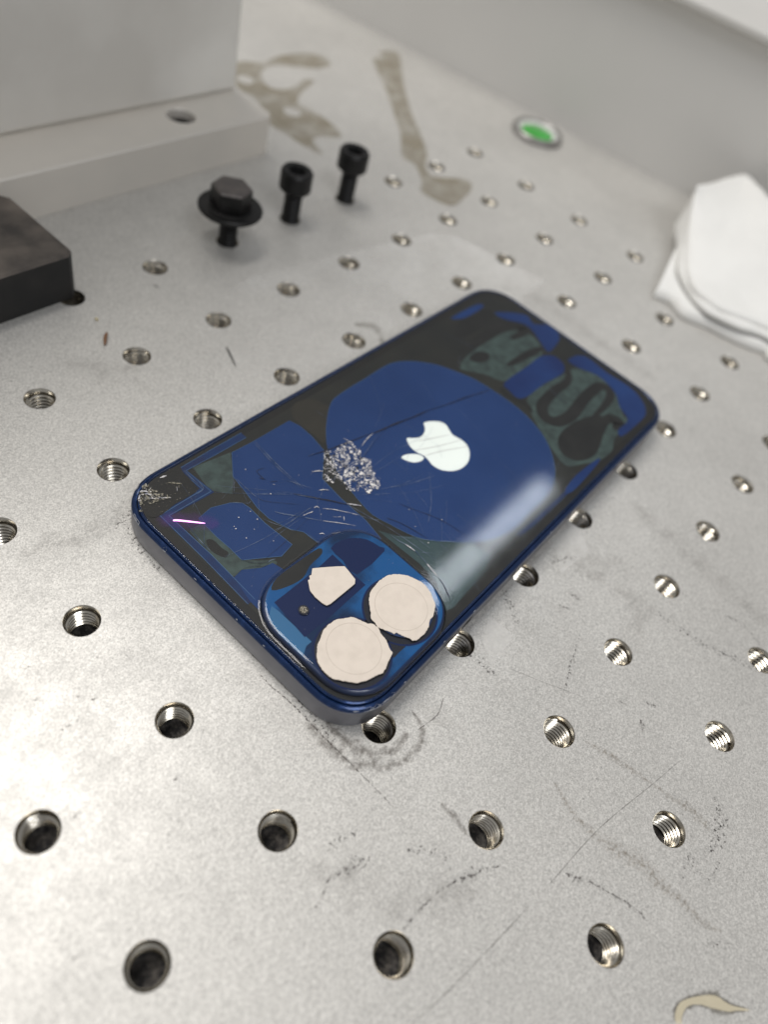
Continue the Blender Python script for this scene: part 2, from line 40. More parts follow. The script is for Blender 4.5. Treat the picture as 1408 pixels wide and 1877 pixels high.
# ---------------------------------------------------------------- materials
def mat(name, base, rough=0.5, metal=0.0, coat=0.0, bump=None, vary=None, spec=None, coat_rough=0.05, emis=None):
    """bump=(scale, strength, distance mm); vary=(scale, colour2, lo, hi)"""
    m = bpy.data.materials.new(name); m.use_nodes = True; nt = m.node_tree; n = nt.nodes; b = n['Principled BSDF']
    b.inputs['Base Color'].default_value = (*base, 1); b.inputs['Roughness'].default_value = rough
    b.inputs['Metallic'].default_value = metal; b.inputs['Coat Weight'].default_value = coat
    b.inputs['Coat Roughness'].default_value = coat_rough
    if spec is not None: b.inputs['Specular IOR Level'].default_value = spec
    tc = n.new('ShaderNodeTexCoord')
    if vary:
        t = n.new('ShaderNodeTexNoise'); t.inputs['Scale'].default_value = vary[0]; t.inputs['Detail'].default_value = 5
        r = n.new('ShaderNodeMapRange'); r.inputs[1].default_value = vary[2]; r.inputs[2].default_value = vary[3]
        x = n.new('ShaderNodeMix'); x.data_type = 'RGBA'; x.inputs[6].default_value = (*base, 1); x.inputs[7].default_value = (*vary[1], 1)
        nt.links.new(tc.outputs['Object'], t.inputs['Vector']); nt.links.new(t.outputs[0], r.inputs[0])
        nt.links.new(r.outputs[0], x.inputs[0]); nt.links.new(x.outputs[2], b.inputs['Base Color'])
    if bump:
        t = n.new('ShaderNodeTexNoise'); t.inputs['Scale'].default_value = bump[0]; t.inputs['Detail'].default_value = 3
        u = n.new('ShaderNodeBump'); u.inputs['Strength'].default_value = bump[1]; u.inputs['Distance'].default_value = bump[2]*MM
        nt.links.new(tc.outputs['Object'], t.inputs['Vector']); nt.links.new(t.outputs[0], u.inputs['Height']); nt.links.new(u.outputs[0], b.inputs['Normal'])
    if emis:
        b.inputs['Emission Color'].default_value = (*emis[0], 1); b.inputs['Emission Strength'].default_value = emis[1]
    return m

def plate_mat():
    m = bpy.data.materials.new('blasted_steel'); m.use_nodes = True; nt = m.node_tree; n = nt.nodes; L = nt.links
    b = n['Principled BSDF']; tc = n.new('ShaderNodeTexCoord')
    def nz(scale, detail, rough=0.5):
        t = n.new('ShaderNodeTexNoise'); t.inputs['Scale'].default_value = scale; t.inputs['Detail'].default_value = detail
        t.inputs['Roughness'].default_value = rough; L.new(tc.outputs['Object'], t.inputs['Vector']); return t.outputs[0]
    def ramp(src, a, bb, c, d):
        r = n.new('ShaderNodeMapRange'); r.inputs[1].default_value = a; r.inputs[2].default_value = bb; r.inputs[3].default_value = c; r.inputs[4].default_value = d
        L.new(src, r.inputs[0]); return r.outputs[0]
    def mul(a, c):
        r = n.new('ShaderNodeMath'); r.operation = 'MULTIPLY'; L.new(a, r.inputs[0]); L.new(c, r.inputs[1]); return r.outputs[0]
    vo = n.new('ShaderNodeTexVoronoi'); vo.inputs['Scale'].default_value = 4600; L.new(tc.outputs['Object'], vo.inputs['Vector'])
    bw = n.new('ShaderNodeSeparateColor'); L.new(vo.outputs['Color'], bw.inputs[0]); grain = bw.outputs[0]
    grain2 = nz(1500, 3, 0.7)
    big = nz(26, 5, 0.65); mid = nz(120, 6, 0.7)
    f = mul(mul(ramp(grain, 0, 1, .78, 1.20), ramp(grain2, .3, .7, .90, 1.10)), mul(ramp(big, .35, .65, .95, 1.05), ramp(mid, .3, .72, 1.03, .93)))
    # sparse dark specks, denser on the worn right-hand side
    sp = nz(900, 4, 0.75); msk = nz(70, 3)
    s = ramp(sp, .60, .70, 0, 1); s2 = ramp(msk, .46, .62, 0, .55); sm = mul(s, s2)
    inv = n.new('ShaderNodeMath'); inv.operation = 'SUBTRACT'; inv.inputs[0].default_value = 1; L.new(sm, inv.inputs[1])
    f = mul(f, inv.outputs[0])
    cm = n.new('ShaderNodeVectorMath'); cm.operation = 'SCALE'; cm.inputs[0].default_value = (0.575, 0.56, 0.53); L.new(f, cm.inputs['Scale'])
    L.new(cm.outputs[0], b.inputs['Base Color'])
    b.inputs['Metallic'].default_value = 0.34
    L.new(ramp(mid, .3, .7, .36, .50), b.inputs['Roughness'])
    bu = n.new('ShaderNodeBump'); bu.inputs['Strength'].default_value = 0.6; bu.inputs['Distance'].default_value = 0.05*MM
    L.new(grain2, bu.inputs['Height']); L.new(bu.outputs[0], b.inputs['Normal'])
    return m

def glass_mat(name, rough=0.03, tint=(1, 1, 1)):
    m = bpy.data.materials.new(name); m.use_nodes = True; nt = m.node_tree; n = nt.nodes; L = nt.links; n.remove(n['Principled BSDF'])
    out = n['Material Output']; tr = n.new('ShaderNodeBsdfTransparent'); tr.inputs[0].default_value = (*tint, 1)
    gl = n.new('ShaderNodeBsdfGlossy'); fr = n.new('ShaderNodeFresnel'); fr.inputs[0].default_value = 1.5
    mx = n.new('ShaderNodeMixShader'); tc = n.new('ShaderNodeTexCoord'); t = n.new('ShaderNodeTexNoise'); t.inputs['Scale'].default_value = 500; t.inputs['Detail'].default_value = 6
    t2 = n.new('ShaderNodeMapRange'); t2.inputs[1].default_value = .35; t2.inputs[2].default_value = .75; t2.inputs[3].default_value = rough; t2.inputs[4].default_value = rough*1.7
    L.new(tc.outputs['Object'], t.inputs['Vector']); L.new(t.outputs[0], t2.inputs[0]); L.new(t2.outputs[0], gl.inputs['Roughness'])
    L.new(fr.outputs[0], mx.inputs[0]); L.new(tr.outputs[0], mx.inputs[1]); L.new(gl.outputs[0], mx.inputs[2]); L.new(mx.outputs[0], out.inputs[0])
    return m

def decal_mat(name, color, scale, thr, soft, opacity, rough=0.6, detail=6, on_plate=True):  # also serves for the painted reflection and purple glow, not only dirt
    """a film of dirt: its cover follows the 'cover' attribute broken up by noise"""
    m = bpy.data.materials.new(name); m.use_nodes = True; nt = m.node_tree; n = nt.nodes; L = nt.links; b = n['Principled BSDF']
    b.inputs['Base Color'].default_value = (*color, 1); b.inputs['Roughness'].default_value = rough
    at = n.new('ShaderNodeAttribute'); at.attribute_name = 'cover'; tc = n.new('ShaderNodeTexCoord')
    t = n.new('ShaderNodeTexNoise'); t.inputs['Scale'].default_value = scale; t.inputs['Detail'].default_value = detail; t.inputs['Roughness'].default_value = .7
    L.new(tc.outputs['Object'], t.inputs['Vector'])
    a = n.new('ShaderNodeMath'); a.operation = 'MULTIPLY_ADD'; L.new(at.outputs['Fac'], a.inputs[0]); a.inputs[1].default_value = 0.5; L.new(t.outputs[0], a.inputs[2])
    r = n.new('ShaderNodeMapRange'); r.interpolation_type = 'SMOOTHSTEP'; r.inputs[1].default_value = thr; r.inputs[2].default_value = thr+soft; r.inputs[3].default_value = 0; r.inputs[4].default_value = opacity
    L.new(a.outputs[0], r.inputs[0])
    # no film over the open holes: distance to the nearest point of the 25 mm hole grid
    ad = n.new('ShaderNodeVectorMath'); ad.operation = 'ADD'; ad.inputs[1].default_value = (.5125, .5125, 0); L.new(tc.outputs['Object'], ad.inputs[0])
    md = n.new('ShaderNodeVectorMath'); md.operation = 'MODULO'; md.inputs[1].default_value = (.025, .025, 1); L.new(ad.outputs[0], md.inputs[0])
    sb = n.new('ShaderNodeVectorMath'); sb.operation = 'SUBTRACT'; sb.inputs[1].default_value = (.0125, .0125, 0); L.new(md.outputs[0], sb.inputs[0])
    xy = n.new('ShaderNodeVectorMath'); xy.operation = 'MULTIPLY'; xy.inputs[1].default_value = (1, 1, 0); L.new(sb.outputs[0], xy.inputs[0])
    ln = n.new('ShaderNodeVectorMath'); ln.operation = 'LENGTH'; L.new(xy.outputs[0], ln.inputs[0])
    gt = n.new('ShaderNodeMath'); gt.operation = 'GREATER_THAN'; gt.inputs[1].default_value = .00323; L.new(ln.outputs['Value'], gt.inputs[0])
    al = n.new('ShaderNodeMath'); al.operation = 'MULTIPLY'; L.new(r.outputs[0], al.inputs[0])
    if on_plate: L.new(gt.outputs[0], al.inputs[1])
    else: al.inputs[1].default_value = 1
    L.new(al.outputs[0], b.inputs['Alpha'])
    return m

MT = {}
MT['plate'] = plate_mat()
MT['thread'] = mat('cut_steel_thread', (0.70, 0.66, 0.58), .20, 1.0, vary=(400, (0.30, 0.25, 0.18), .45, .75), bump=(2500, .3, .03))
MT['thread_shade_dirt'] = mat('shaded_grimy_thread_root', (0.07, 0.06, 0.045), .5, .5, vary=(600, (0.16, 0.13, 0.09), .45, .7))  # groove shade painted onto roots and downward flanks, with some grime
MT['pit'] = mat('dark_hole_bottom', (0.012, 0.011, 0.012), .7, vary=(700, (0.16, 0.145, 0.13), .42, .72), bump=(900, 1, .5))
MT['bench_body'] = mat('plate_underside', (0.2, 0.2, 0.2), .6)
MT['wall'] = mat('grey_painted_metal', (0.70, 0.685, 0.655), .48, vary=(14, (0.65, 0.635, 0.61), .3, .7), bump=(700, .2, .05))
MT['ledge'] = mat('pale_painted_metal', (0.62, 0.60, 0.57), .5, vary=(20, (0.56, 0.55, 0.52), .3, .7))
MT['alu_warm'] = mat('milled_aluminium', (0.76, 0.715, 0.65), .42, .25, bump=(500, .15, .05), vary=(40, (0.69, 0.655, 0.60), .35, .7))
MT['alu_pale'] = mat('pale_anodised_aluminium', (0.82, 0.80, 0.755), .45, .08, bump=(350, .15, .05), vary=(16, (0.66, 0.635, 0.59), .38, .62))
MT['black_oxide'] = mat('black_oxide_steel', (0.006, 0.006, 0.006), .40, .0, bump=(900, .3, .05), vary=(300, (0.014, 0.013, 0.013), .45, .7), spec=.3)
MT['grey_oxide'] = mat('grey_oxide_steel', (0.11, 0.10, 0.096), .36, .6, bump=(600, .3, .06), vary=(300, (0.16, 0.14, 0.13), .45, .75))
MT['socket'] = mat('socket_inside', (0.006, 0.006, 0.006), .8)
MT['black_block'] = mat('scuffed_black_block', (0.035, 0.030, 0.027), .55, bump=(500, .35, .08), vary=(90, (0.15, 0.125, 0.105), .36, .68))
MT['black_side'] = mat('black_block_side', (0.010, 0.010, 0.010), .7, vary=(150, (0.02, 0.018, 0.017), .4, .7))
MT['cloth'] = mat('white_wipe_cloth', (0.80, 0.795, 0.77), .9, bump=(420, .5, .25), vary=(30, (0.74, 0.735, 0.71), .4, .7))
MT['ring'] = mat('level_ring_metal', (0.33, 0.32, 0.31), .35, .8)
MT['white_plastic'] = mat('level_white_rim', (0.62, 0.62, 0.60), .3)
MT['green'] = mat('green_level_liquid', (0.03, 0.33, 0.03), .15, coat=.6, vary=(90, (0.05, 0.40, 0.06), .4, .6))
MT['frame_side'] = mat('scuffed_blue_grey_aluminium', (0.20, 0.20, 0.225), .40, .75, bump=(1200, .3, .03), vary=(120, (0.15, 0.155, 0.18), .4, .7))
MT['frame_blue'] = mat('blue_anodised_aluminium', (0.008, 0.028, 0.095), .24, .6, coat=.3, vary=(600, (0.015, 0.045, 0.15), .5, .75))
MT['glass'] = glass_mat('back_glass', .052)
MT['cam_glass'] = glass_mat('camera_island_glass', .02)
MT['inner'] = mat('dark_layer_under_glass', (0.009, 0.011, 0.010), .6, vary=(90, (0.019, 0.020, 0.015), .38, .7))
MT['inner_edge'] = mat('black_border_under_glass', (0.004, 0.005, 0.005), .6, vary=(200, (0.012, 0.010, 0.007), .4, .7))
MT['blue'] = mat('blue_paint_under_glass', (0.018, 0.056, 0.185), .5, vary=(60, (0.013, 0.046, 0.160), .4, .7), spec=.2)
MT['blue_far'] = mat('bright_blue_paint_under_glass', (0.013, 0.050, 0.185), .5, vary=(60, (0.008, 0.026, 0.12), .4, .7), spec=.2)
MT['blue_band'] = mat('blue_band_under_glass', (0.014, 0.042, 0.135), .5, vary=(260, (0.02, 0.03, 0.09), .4, .7), spec=.2)
MT['outline'] = mat('pale_blue_edge_line', (0.04, 0.12, 0.26), .5)
MT['green_grey'] = mat('grey_green_adhesive', (0.055, 0.092, 0.085), .6, vary=(500, (0.026, 0.044, 0.042), .35, .68))
MT['teal'] = mat('teal_grey_adhesive', (0.035, 0.075, 0.082), .5, vary=(110, (0.016, 0.036, 0.036), .38, .66))
MT['olive'] = mat('olive_brown_layer', (0.028, 0.025, 0.017), .6, vary=(200, (0.020, 0.019, 0.014), .4, .7))
MT['char'] = mat('charcoal_layer', (0.005, 0.006, 0.006), .6, vary=(200, (0.012, 0.013, 0.012), .4, .7))
MT['logo'] = mat('polished_silver_logo', (0.88, 0.93, 0.90), .5, .0)
MT['logo_line'] = mat('logo_grey_line', (0.42, 0.42, 0.40), .5)  # grey lines across the logo
MT['cam_blue'] = mat('camera_bright_blue', (0.010, 0.105, 0.30), .5, vary=(75, (0.004, 0.026, 0.085), .46, .60), spec=.2)
MT['cam_side'] = mat('camera_island_side', (0.006, 0.026, 0.095), .35)
MT['cam_navy'] = mat('camera_navy', (0.005, 0.018, 0.085), .5, spec=.2)
MT['cam_pale'] = mat('camera_pale_blue', (0.022, 0.15, 0.32), .5)
MT['lens_dark'] = mat('lens_border_black', (0.004, 0.006, 0.016), .4)
MT['paper'] = mat('cream_paper', (0.72, 0.64, 0.56), .95, bump=(1500, .35, .06), vary=(500, (0.66, 0.585, 0.51), .4, .75), spec=.1)
MT['paper_mark'] = mat('embossed_paper', (0.57, 0.50, 0.43), .95, spec=.1)
MT['mic'] = mat('microphone_mesh', (0.30, 0.27, 0.22), .5, .6, bump=(4000, 1, .1), vary=(4000, (0.05, 0.05, 0.04), .45, .55))
MT['crack_dark'] = mat('open_crack', (0.002, 0.006, 0.025), .5)
MT['crack_pale'] = mat('fine_pale_crack', (0.16, 0.20, 0.28), .3, vary=(500, (0.03, 0.06, 0.13), .45, .62))  # pale blue-grey hairline cracks and scratches
MT['crack_white'] = mat('white_crack_edge', (0.62, 0.60, 0.60), .3, vary=(1500, (0.2, 0.22, 0.3), .45, .65))
MT['shard'] = mat('crushed_glass', (0.80, 0.77, 0.75), .22, coat=.5, vary=(2500, (0.18, 0.20, 0.26), .5, .66))
MT['shard_dim'] = mat('crushed_glass_dim', (0.16, 0.16, 0.18), .2, coat=.5)
MT['shard_tan'] = mat('chipped_edge', (0.33, 0.30, 0.23), .3, vary=(2500, (0.05, 0.05, 0.04), .42, .6))
MT['chip'] = mat('bare_metal_chip', (0.55, 0.56, 0.58), .3, .5)
MT['pink'] = mat('pink_glow_streak', (0.9, 0.6, 0.9), .5, emis=((1.0, 0.30, 0.92), 1.9))  # streak of light on the glass, made to glow by emission
MT['fibre'] = mat('brown_fibre', (0.20, 0.10, 0.05), .8)
MT['sliver'] = mat('dark_metal_sliver', (0.03, 0.03, 0.03), .4, .5)
MT['chaff'] = mat('pale_yellow_crumb', (0.55, 0.47, 0.27), .8)
MT['d_tan'] = decal_mat('dried_tan_stain', (0.25, 0.205, 0.12), 90, .66, .5, .52, .5)
MT['d_grime'] = decal_mat('grey_grime', (0.16, 0.145, 0.11), 160, .72, .3, .28)
MT['d_brown'] = decal_mat('brown_residue', (0.16, 0.12, 0.075), 1500, .88, .28, .42)
MT['d_speck'] = decal_mat('black_speckle', (0.035, 0.03, 0.028), 1700, 1.01, .09, .75)
MT['d_dark'] = decal_mat('dark_grease', (0.04, 0.03, 0.028), 1500, .92, .18, .68)
MT['d_scr'] = decal_mat('fine_scratch', (0.12, 0.11, 0.10), 500, .7, .35, .45)
MT['d_line'] = decal_mat('dark_scrape', (0.05, 0.04, 0.035), 1700, .90, .15, .62)
MT['d_ring'] = decal_mat('rubbed_ring', (0.10, 0.08, 0.065), 700, .78, .4, .5)
MT['d_smudge'] = decal_mat('faint_smudge', (0.13, 0.11, 0.095), 300, .78, .6, .22)
MT['d_loop'] = decal_mat('dried_drip', (0.86, 0.77, 0.56), 120, .45, .3, .55, .25)
MT['d_loop_edge'] = decal_mat('dried_drip_rim', (0.10, 0.085, 0.06), 500, .66, .3, .5)
MT['d_pale'] = decal_mat('painted_sheen_and_residue', (0.80, 0.79, 0.765), 60, .50, .7, .62, .45)  # large patch: reflection painted on the plate; small ones: pale residue
MT['d_glow'] = decal_mat('painted_purple_glow', (0.16, 0.05, 0.30), 300, .5, .8, .3, on_plate=False)  # halo around the pink streak, painted as a purple film
# ---------------------------------------------------------------- helpers
def link(name, verts, faces, m, parent=None, smooth=False, loc=None, mats=None, midx=None, cover=None, edges=()):
    me = bpy.data.meshes.new(name)
    me.from_pydata([(v[0]*MM, v[1]*MM, v[2]*MM) for v in verts], list(edges), faces)
    me.validate(clean_customdata=False)
    for mm in (mats or [m]): me.materials.append(mm)
    if midx and len(midx) == len(me.polygons):
        me.polygons.foreach_set('material_index', midx)
    if smooth: me.polygons.foreach_set('use_smooth', [True]*len(me.polygons))
    if cover:
        a = me.attributes.new('cover', 'FLOAT', 'POINT'); a.data.foreach_set('value', cover)
    me.update()
    o = bpy.data.objects.new(name, me); col.objects.link(o)
    if parent: o.parent = parent
    if loc: o.location = [c*MM for c in loc]
    return o
def tag(o, label=None, cat=None, group=None, kind=None):
    if label: o['label'] = label
    if cat: o['category'] = cat
    if group: o['group'] = group
    if kind: o['kind'] = kind
    return o
def empty(name, loc, rz=0):
    o = bpy.data.objects.new(name, None); col.objects.link(o); o.empty_display_size = 0.01
    o.location = [c*MM for c in loc]; o.rotation_euler.z = rz; return o
def bev(o, wmm, seg=2):
    b = o.modifiers.new('edge', 'BEVEL'); b.width = wmm*MM; b.segments = seg; b.limit_method = 'ANGLE'; b.angle_limit = math.radians(40); return o
def smooth_path(p, k=4, closed=False):
    n = len(p); out = []
    rng = range(n if closed else n-1)
    for i in rng:
        g = (lambda j: p[j % n]) if closed else (lambda j: p[max(0, min(n-1, j))])
        a, b, c, d = g(i-1), g(i), g(i+1), g(i+2)
        for s in range(k):
            t = s/k
            out.append(tuple(.5*((2*b[q])+(-a[q]+c[q])*t+(2*a[q]-5*b[q]+4*c[q]-d[q])*t*t+(-a[q]+3*b[q]-3*c[q]+d[q])*t**3) for q in range(len(b))))
    if not closed: out.append(tuple(p[-1]))
    return out
def poly(name, pts, z, m, parent, thick=0.0, sm=0, rag=0, **kw):
    if sm: pts = smooth_path(pts, sm, True)
    if rag: pts = [(x+rag*rnd.uniform(-1, 1), y+rag*rnd.uniform(-1, 1)) for x, y in pts]
    n = len(pts)
    if thick == 0:
        return link(name, [(x, y, z) for x, y in pts], [tuple(range(n))], m, parent, **kw)
    v = [(x, y, z) for x, y in pts]+[(x, y, z-thick) for x, y in pts]
    ar = sum(pts[i][0]*pts[(i+1) % n][1]-pts[(i+1) % n][0]*pts[i][1] for i in range(n))
    f = [tuple(range(n)) if ar > 0 else tuple(reversed(range(n)))]
    for i in range(n):
        j = (i+1) % n; f.append((i, i+n, j+n, j) if ar > 0 else (j, j+n, i+n, i))
    return link(name, v, f, m, parent, **kw)
def normals2d(p):
    o = []
    for i in range(len(p)):
        a = p[max(0, i-1)]; b = p[min(len(p)-1, i+1)]; dx, dy = b[0]-a[0], b[1]-a[1]; l = math.hypot(dx, dy) or 1
        o.append((-dy/l, dx/l))
    return o
def strip(name, p, wid, z, m, parent, k=4, jag=0, kind=None):
    """flat ribbon along a path; wid a number or a list per point; 5 points across carry the cover attribute"""
    if not isinstance(wid, (list, tuple)): wid = [wid]*len(p)
    q = smooth_path([(a[0], a[1], w_) for a, w_ in zip(p, wid)], k)
    if jag: q = [(x+rnd.uniform(-jag, jag), y+rnd.uniform(-jag, jag), w_*rnd.uniform(.55, 1.3)) for x, y, w_ in q]
    nr = normals2d(q); v = []; f = []; cv = []
    n = len(q)
    # dirt tapers off at both ends
    q = [(x-0, y, w_) for x, y, w_ in q]
    for i, ((x, y, w_), (a, b)) in enumerate(zip(q, nr)):
        e = min(1, (i+.0)/max(1, k*.6), (n-1-i)/max(1, k*.6)) if n > 3 else 1
        for s, c in ((-1, 0), (-.5, .75), (0, 1), (.5, .75), (1, 0)):
            v.append((x+a*s*w_/2, y+b*s*w_/2, z)); cv.append(c*e)
    for i in range(n-1):
        for j in range(4): f.append((i*5+j, (i+1)*5+j, (i+1)*5+j+1, i*5+j+1))
    return link(name, v, f, m, parent, cover=cv)
def ribbon(name, p, wid, z, m, parent, k=3, jag=0.0):
    """ribbon of even colour whose two ends run to a point"""
    q = smooth_path(p, k); nr = normals2d(q); n = len(q); v = []; f = []
    for i, ((x, y), (a, b)) in enumerate(zip(q, nr)):
        e = math.sin(math.pi*(i+.15)/(n-.7))**.4 if n > 2 else 1
        h = wid/2*max(.15, e)*(1+rnd.uniform(-.45, .35) if jag else 1)
        ox = rnd.uniform(-jag, jag); oy = rnd.uniform(-jag, jag)
        v += [(x+a*h+ox, y+b*h+oy, z), (x-a*h+ox, y-b*h+oy, z)]
    for i in range(n-1): f.append((2*i, 2*i+1, 2*i+3, 2*i+2))
    return link(name, v, f, m, parent)
def disc(name, x, y, z, r, m, parent, n=32, h=0):
    return poly(name, [(x+r*math.cos(2*math.pi*i/n), y+r*math.sin(2*math.pi*i/n)) for i in range(n)], z, m, parent, h)
def lathe(name, prof, m, parent=None, loc=None, n=48, smooth=True, mats=None, mid=None, cap=True):
    """prof: (r, z) from bottom to top"""
    v = []; f = []; mi = []
    for r, z in prof:
        for i in range(n): a = 2*math.pi*i/n; v.append((r*math.cos(a), r*math.sin(a), z))
    for k in range(len(prof)-1):
        for i in range(n):
            j = (i+1) % n; f.append((k*n+i, k*n+j, (k+1)*n+j, (k+1)*n+i)); mi.append(mid[k] if mid else 0)
    if cap:
        f.append(tuple(reversed(range(n)))); mi.append(mid[0] if mid else 0)
        t = (len(prof)-1)*n; f.append(tuple(range(t, t+n))); mi.append(mid[-1] if mid else 0)
    o = link(name, v, f, m, parent, loc=loc, mats=mats, midx=mi, smooth=smooth)
    if smooth: o.data.set_sharp_from_angle(angle=math.radians(35))
    return o
def rrect(x0, x1, y0, y1, r, seg=12, e=2.25):
    """counter-clockwise rounded rectangle with slightly squared (continuous) corners"""
    out = []
    for cx, cy, a0 in ((x1-r, y1-r, 0), (x0+r, y1-r, 90), (x0+r, y0+r, 180), (x1-r, y0+r, 270)):
        for s in range(seg+1):
            a = math.radians(a0+90*s/seg); c, d = math.cos(a), math.sin(a)
            out.append((cx+r*math.copysign(abs(c)**(2/e), c), cy+r*math.copysign(abs(d)**(2/e), d)))
    return out
def loft(name, loops, m, parent, cap_top=True, cap_bot=False, mats=None, mid=None, smooth=True, **kw):
    n = len(loops[0]); v = [p for l in loops for p in l]; f = []; mi = []
    for k in range(len(loops)-1):
        for i in range(n):
            j = (i+1) % n; f.append((k*n+i, k*n+j, (k+1)*n+j, (k+1)*n+i)); mi.append(mid[k] if mid else 0)
    if cap_top: t = (len(loops)-1)*n; f.append(tuple(range(t, t+n))); mi.append(mid[-1] if mid else 0)
    if cap_bot: f.append(tuple(reversed(range(n)))); mi.append(mid[0] if mid else 0)
    o = link(name, v, f, m, parent, mats=mats, midx=mi, smooth=smooth, **kw)
    if smooth: o.data.set_sharp_from_angle(angle=math.radians(30))
    if cap_top: o.data.polygons[(len(loops)-1)*n].use_smooth = False
    return o
def at(loop, z): return [(x, y, z) for x, y in loop]

# ---------------------------------------------------------------- the plate and its grid of tapped holes
P = 25.0; HR = 3.22; NS = 40
I0, I1, J0, J1 = -5, 10, -7, 5
verts = []; faces = []; vid = {}
def V(x, y, z=0.0):
    k = (round(x, 3), round(y, 3), round(z, 3))
    if k not in vid: vid[k] = len(verts); verts.append((x, y, z))
    return vid[k]
def sq(t, h):    # point on the square of half side h in direction t
    c, s = math.cos(t), math.sin(t); k = h/max(abs(c), abs(s)); return c*k, s*k
for i in range(I0, I1+1):
    for j in range(J0, J1+1):
        cx, cy = i*P, j*P; prev = None
        ring0 = []; ring1 = []
        for s in range(NS):
            t = 2*math.pi*s/NS+math.pi/4
            ring0.append(V(cx+HR*math.cos(t), cy+HR*math.sin(t))); a, b = sq(t, P/2); ring1.append(V(cx+a, cy+b))
        for s in range(NS):
            q = (s+1) % NS; faces.append((ring0[s], ring1[s], ring1[q], ring0[q]))
gx0, gx1, gy0, gy1 = (I0-.5)*P, (I1+.5)*P, (J0-.5)*P, (J1+.5)*P
X0, X1, Y0, Y1 = -420, 400, -420, 520
def edge_pts(fixed, a, b, axis):     # all grid-border vertices along one side so the sheets share edges
    pts = sorted({(v[axis]) for v in verts if abs(v[1-axis]-fixed) < 1e-3 and a-1e-3 <= v[axis] <= b+1e-3})
    return pts
for fx, ox in ((gx0, X0), (gx1, X1)):
    ys = edge_pts(fx, gy0, gy1, 1); ids = [V(fx, y) for y in ys]
    f = tuple(ids)+(V(ox, gy1), V(ox, gy0)); faces.append(f if ox > fx and False else (tuple(reversed(f)) if ox > fx else f))
for fy, oy in ((gy0, Y0), (gy1, Y1)):
    xs = edge_pts(fy, gx0, gx1, 0); ids = [V(x, fy) for x in xs]
    f = (V(X0, fy),)+tuple(ids)+(V(X1, fy), V(X1, oy), V(X0, oy)); faces.append(f if oy < fy and False else (f if oy > fy else tuple(reversed(f))))
table = link('table_surface', verts, faces, MT['plate'])
bm = bmesh.new(); bm.from_mesh(table.data); bmesh.ops.recalc_face_normals(bm, faces=bm.faces)
if sum(f.normal.z*f.calc_area() for f in bm.faces) < 0: bmesh.ops.reverse_faces(bm, faces=bm.faces)
bm.to_mesh(table.data); bm.free()
tag(table, 'blasted steel breadboard plate with a square grid of tapped holes', kind='structure')
# rim of the plate below its top face
u = link('plate_body', [(X0, Y0, -13), (X1, Y0, -13), (X1, Y1, -13), (X0, Y1, -13), (X0, Y0, 0), (X1, Y0, 0), (X1, Y1, 0), (X0, Y1, 0)],
         [(0, 3, 2, 1), (0, 1, 5, 4), (1, 2, 6, 5), (2, 3, 7, 6), (3, 0, 4, 7)], MT['bench_body'], table)

def hole_mesh(dark, seed):
    rr = random.Random(seed)
    n = 36; v = []; f = []; mi = []
    def ring(r, z, wob=0): 
        b = len(v)
        for i in range(n):
            a = 2*math.pi*i/n; v.append((r*math.cos(a), r*math.sin(a), z)); 
        return b
    def join(a, b, m_=0):
        for i in range(n): j = (i+1) % n; f.append((a+i, b+i, b+j, a+j)); mi.append(m_)
    a = ring(HR+.004, -0.002); b = ring(HR-.12, -.16); join(a, b); c = ring(2.80, -.75); join(b, c); d = ring(3.02, -.9); join(c, d); e = ring(3.05, -2.0); join(d, e)
    # helical thread, pitch 1 mm: four rows of points to the turn (root, mid flank, crest, crest)
    turns = 10; base = len(v); prof = [(3.03, 0), (2.87, .10), (2.55, .32), (2.55, .56)]; rows = turns*4
    for r_ in range(rows+1):
        pr, pz_ = prof[r_ % 4]
        for s in range(n):
            t = 2*math.pi*s/n; v.append((pr*math.cos(t), pr*math.sin(t), -.86-(r_//4)-pz_-s/n))
    for r_ in range(rows):
        k_ = (2, 0, 0, 2)[r_ % 4]
        for s in range(n-1): f.append((base+r_*n+s, base+(r_+1)*n+s, base+(r_+1)*n+s+1, base+r_*n+s+1)); mi.append(k_)
        if r_+5 <= rows:
            f.append((base+r_*n+n-1, base+(r_+1)*n+n-1, base+(r_+5)*n, base+(r_+4)*n)); mi.append(k_)
    depth = 9.2 if not dark else 6.4
    g = ring(3.0, -depth); h = ring(2.4, -depth-.1); join(g, h, 1); k = ring(1.2, -depth-rr.uniform(.2, .8)); join(h, k, 1); v.append((rr.uniform(-.5, .5), rr.uniform(-.5, .5), -depth-1.2+(1.2 if dark else 0))); tip = len(v)-1
    for i in range(n): f.append((k+i, tip, k+(i+1) % n)); mi.append(1)
    return v, f, mi
protos = []
for q in range(4):
    v, f, mi = hole_mesh(q % 2, q)
    o = link('threaded_hole', v, f, None, table, smooth=True, mats=[MT['thread'], MT['pit'], MT['thread_shade_dirt']], midx=mi)
    o.data.set_sharp_from_angle(angle=math.radians(25)); protos.append(o)
used = [False]*4
for i in range(I0, I1+1):
    for j in range(J0, J1+1):
        dark = (i+j <= 1) or ((i, j) in ((1, 2), (1, 1)))
        q = (1 if dark else 0)+2*rnd.randint(0, 1)
        if used[q]: o = protos[q].copy(); col.objects.link(o); o.parent = table
        else: o = protos[q]; used[q] = True
        o.location = (i*P*MM, j*P*MM, 0); o.rotation_euler.z = rnd.uniform(0, 6.28)
for q in range(4):
    if not used[q]: bpy.data.objects.remove(protos[q])

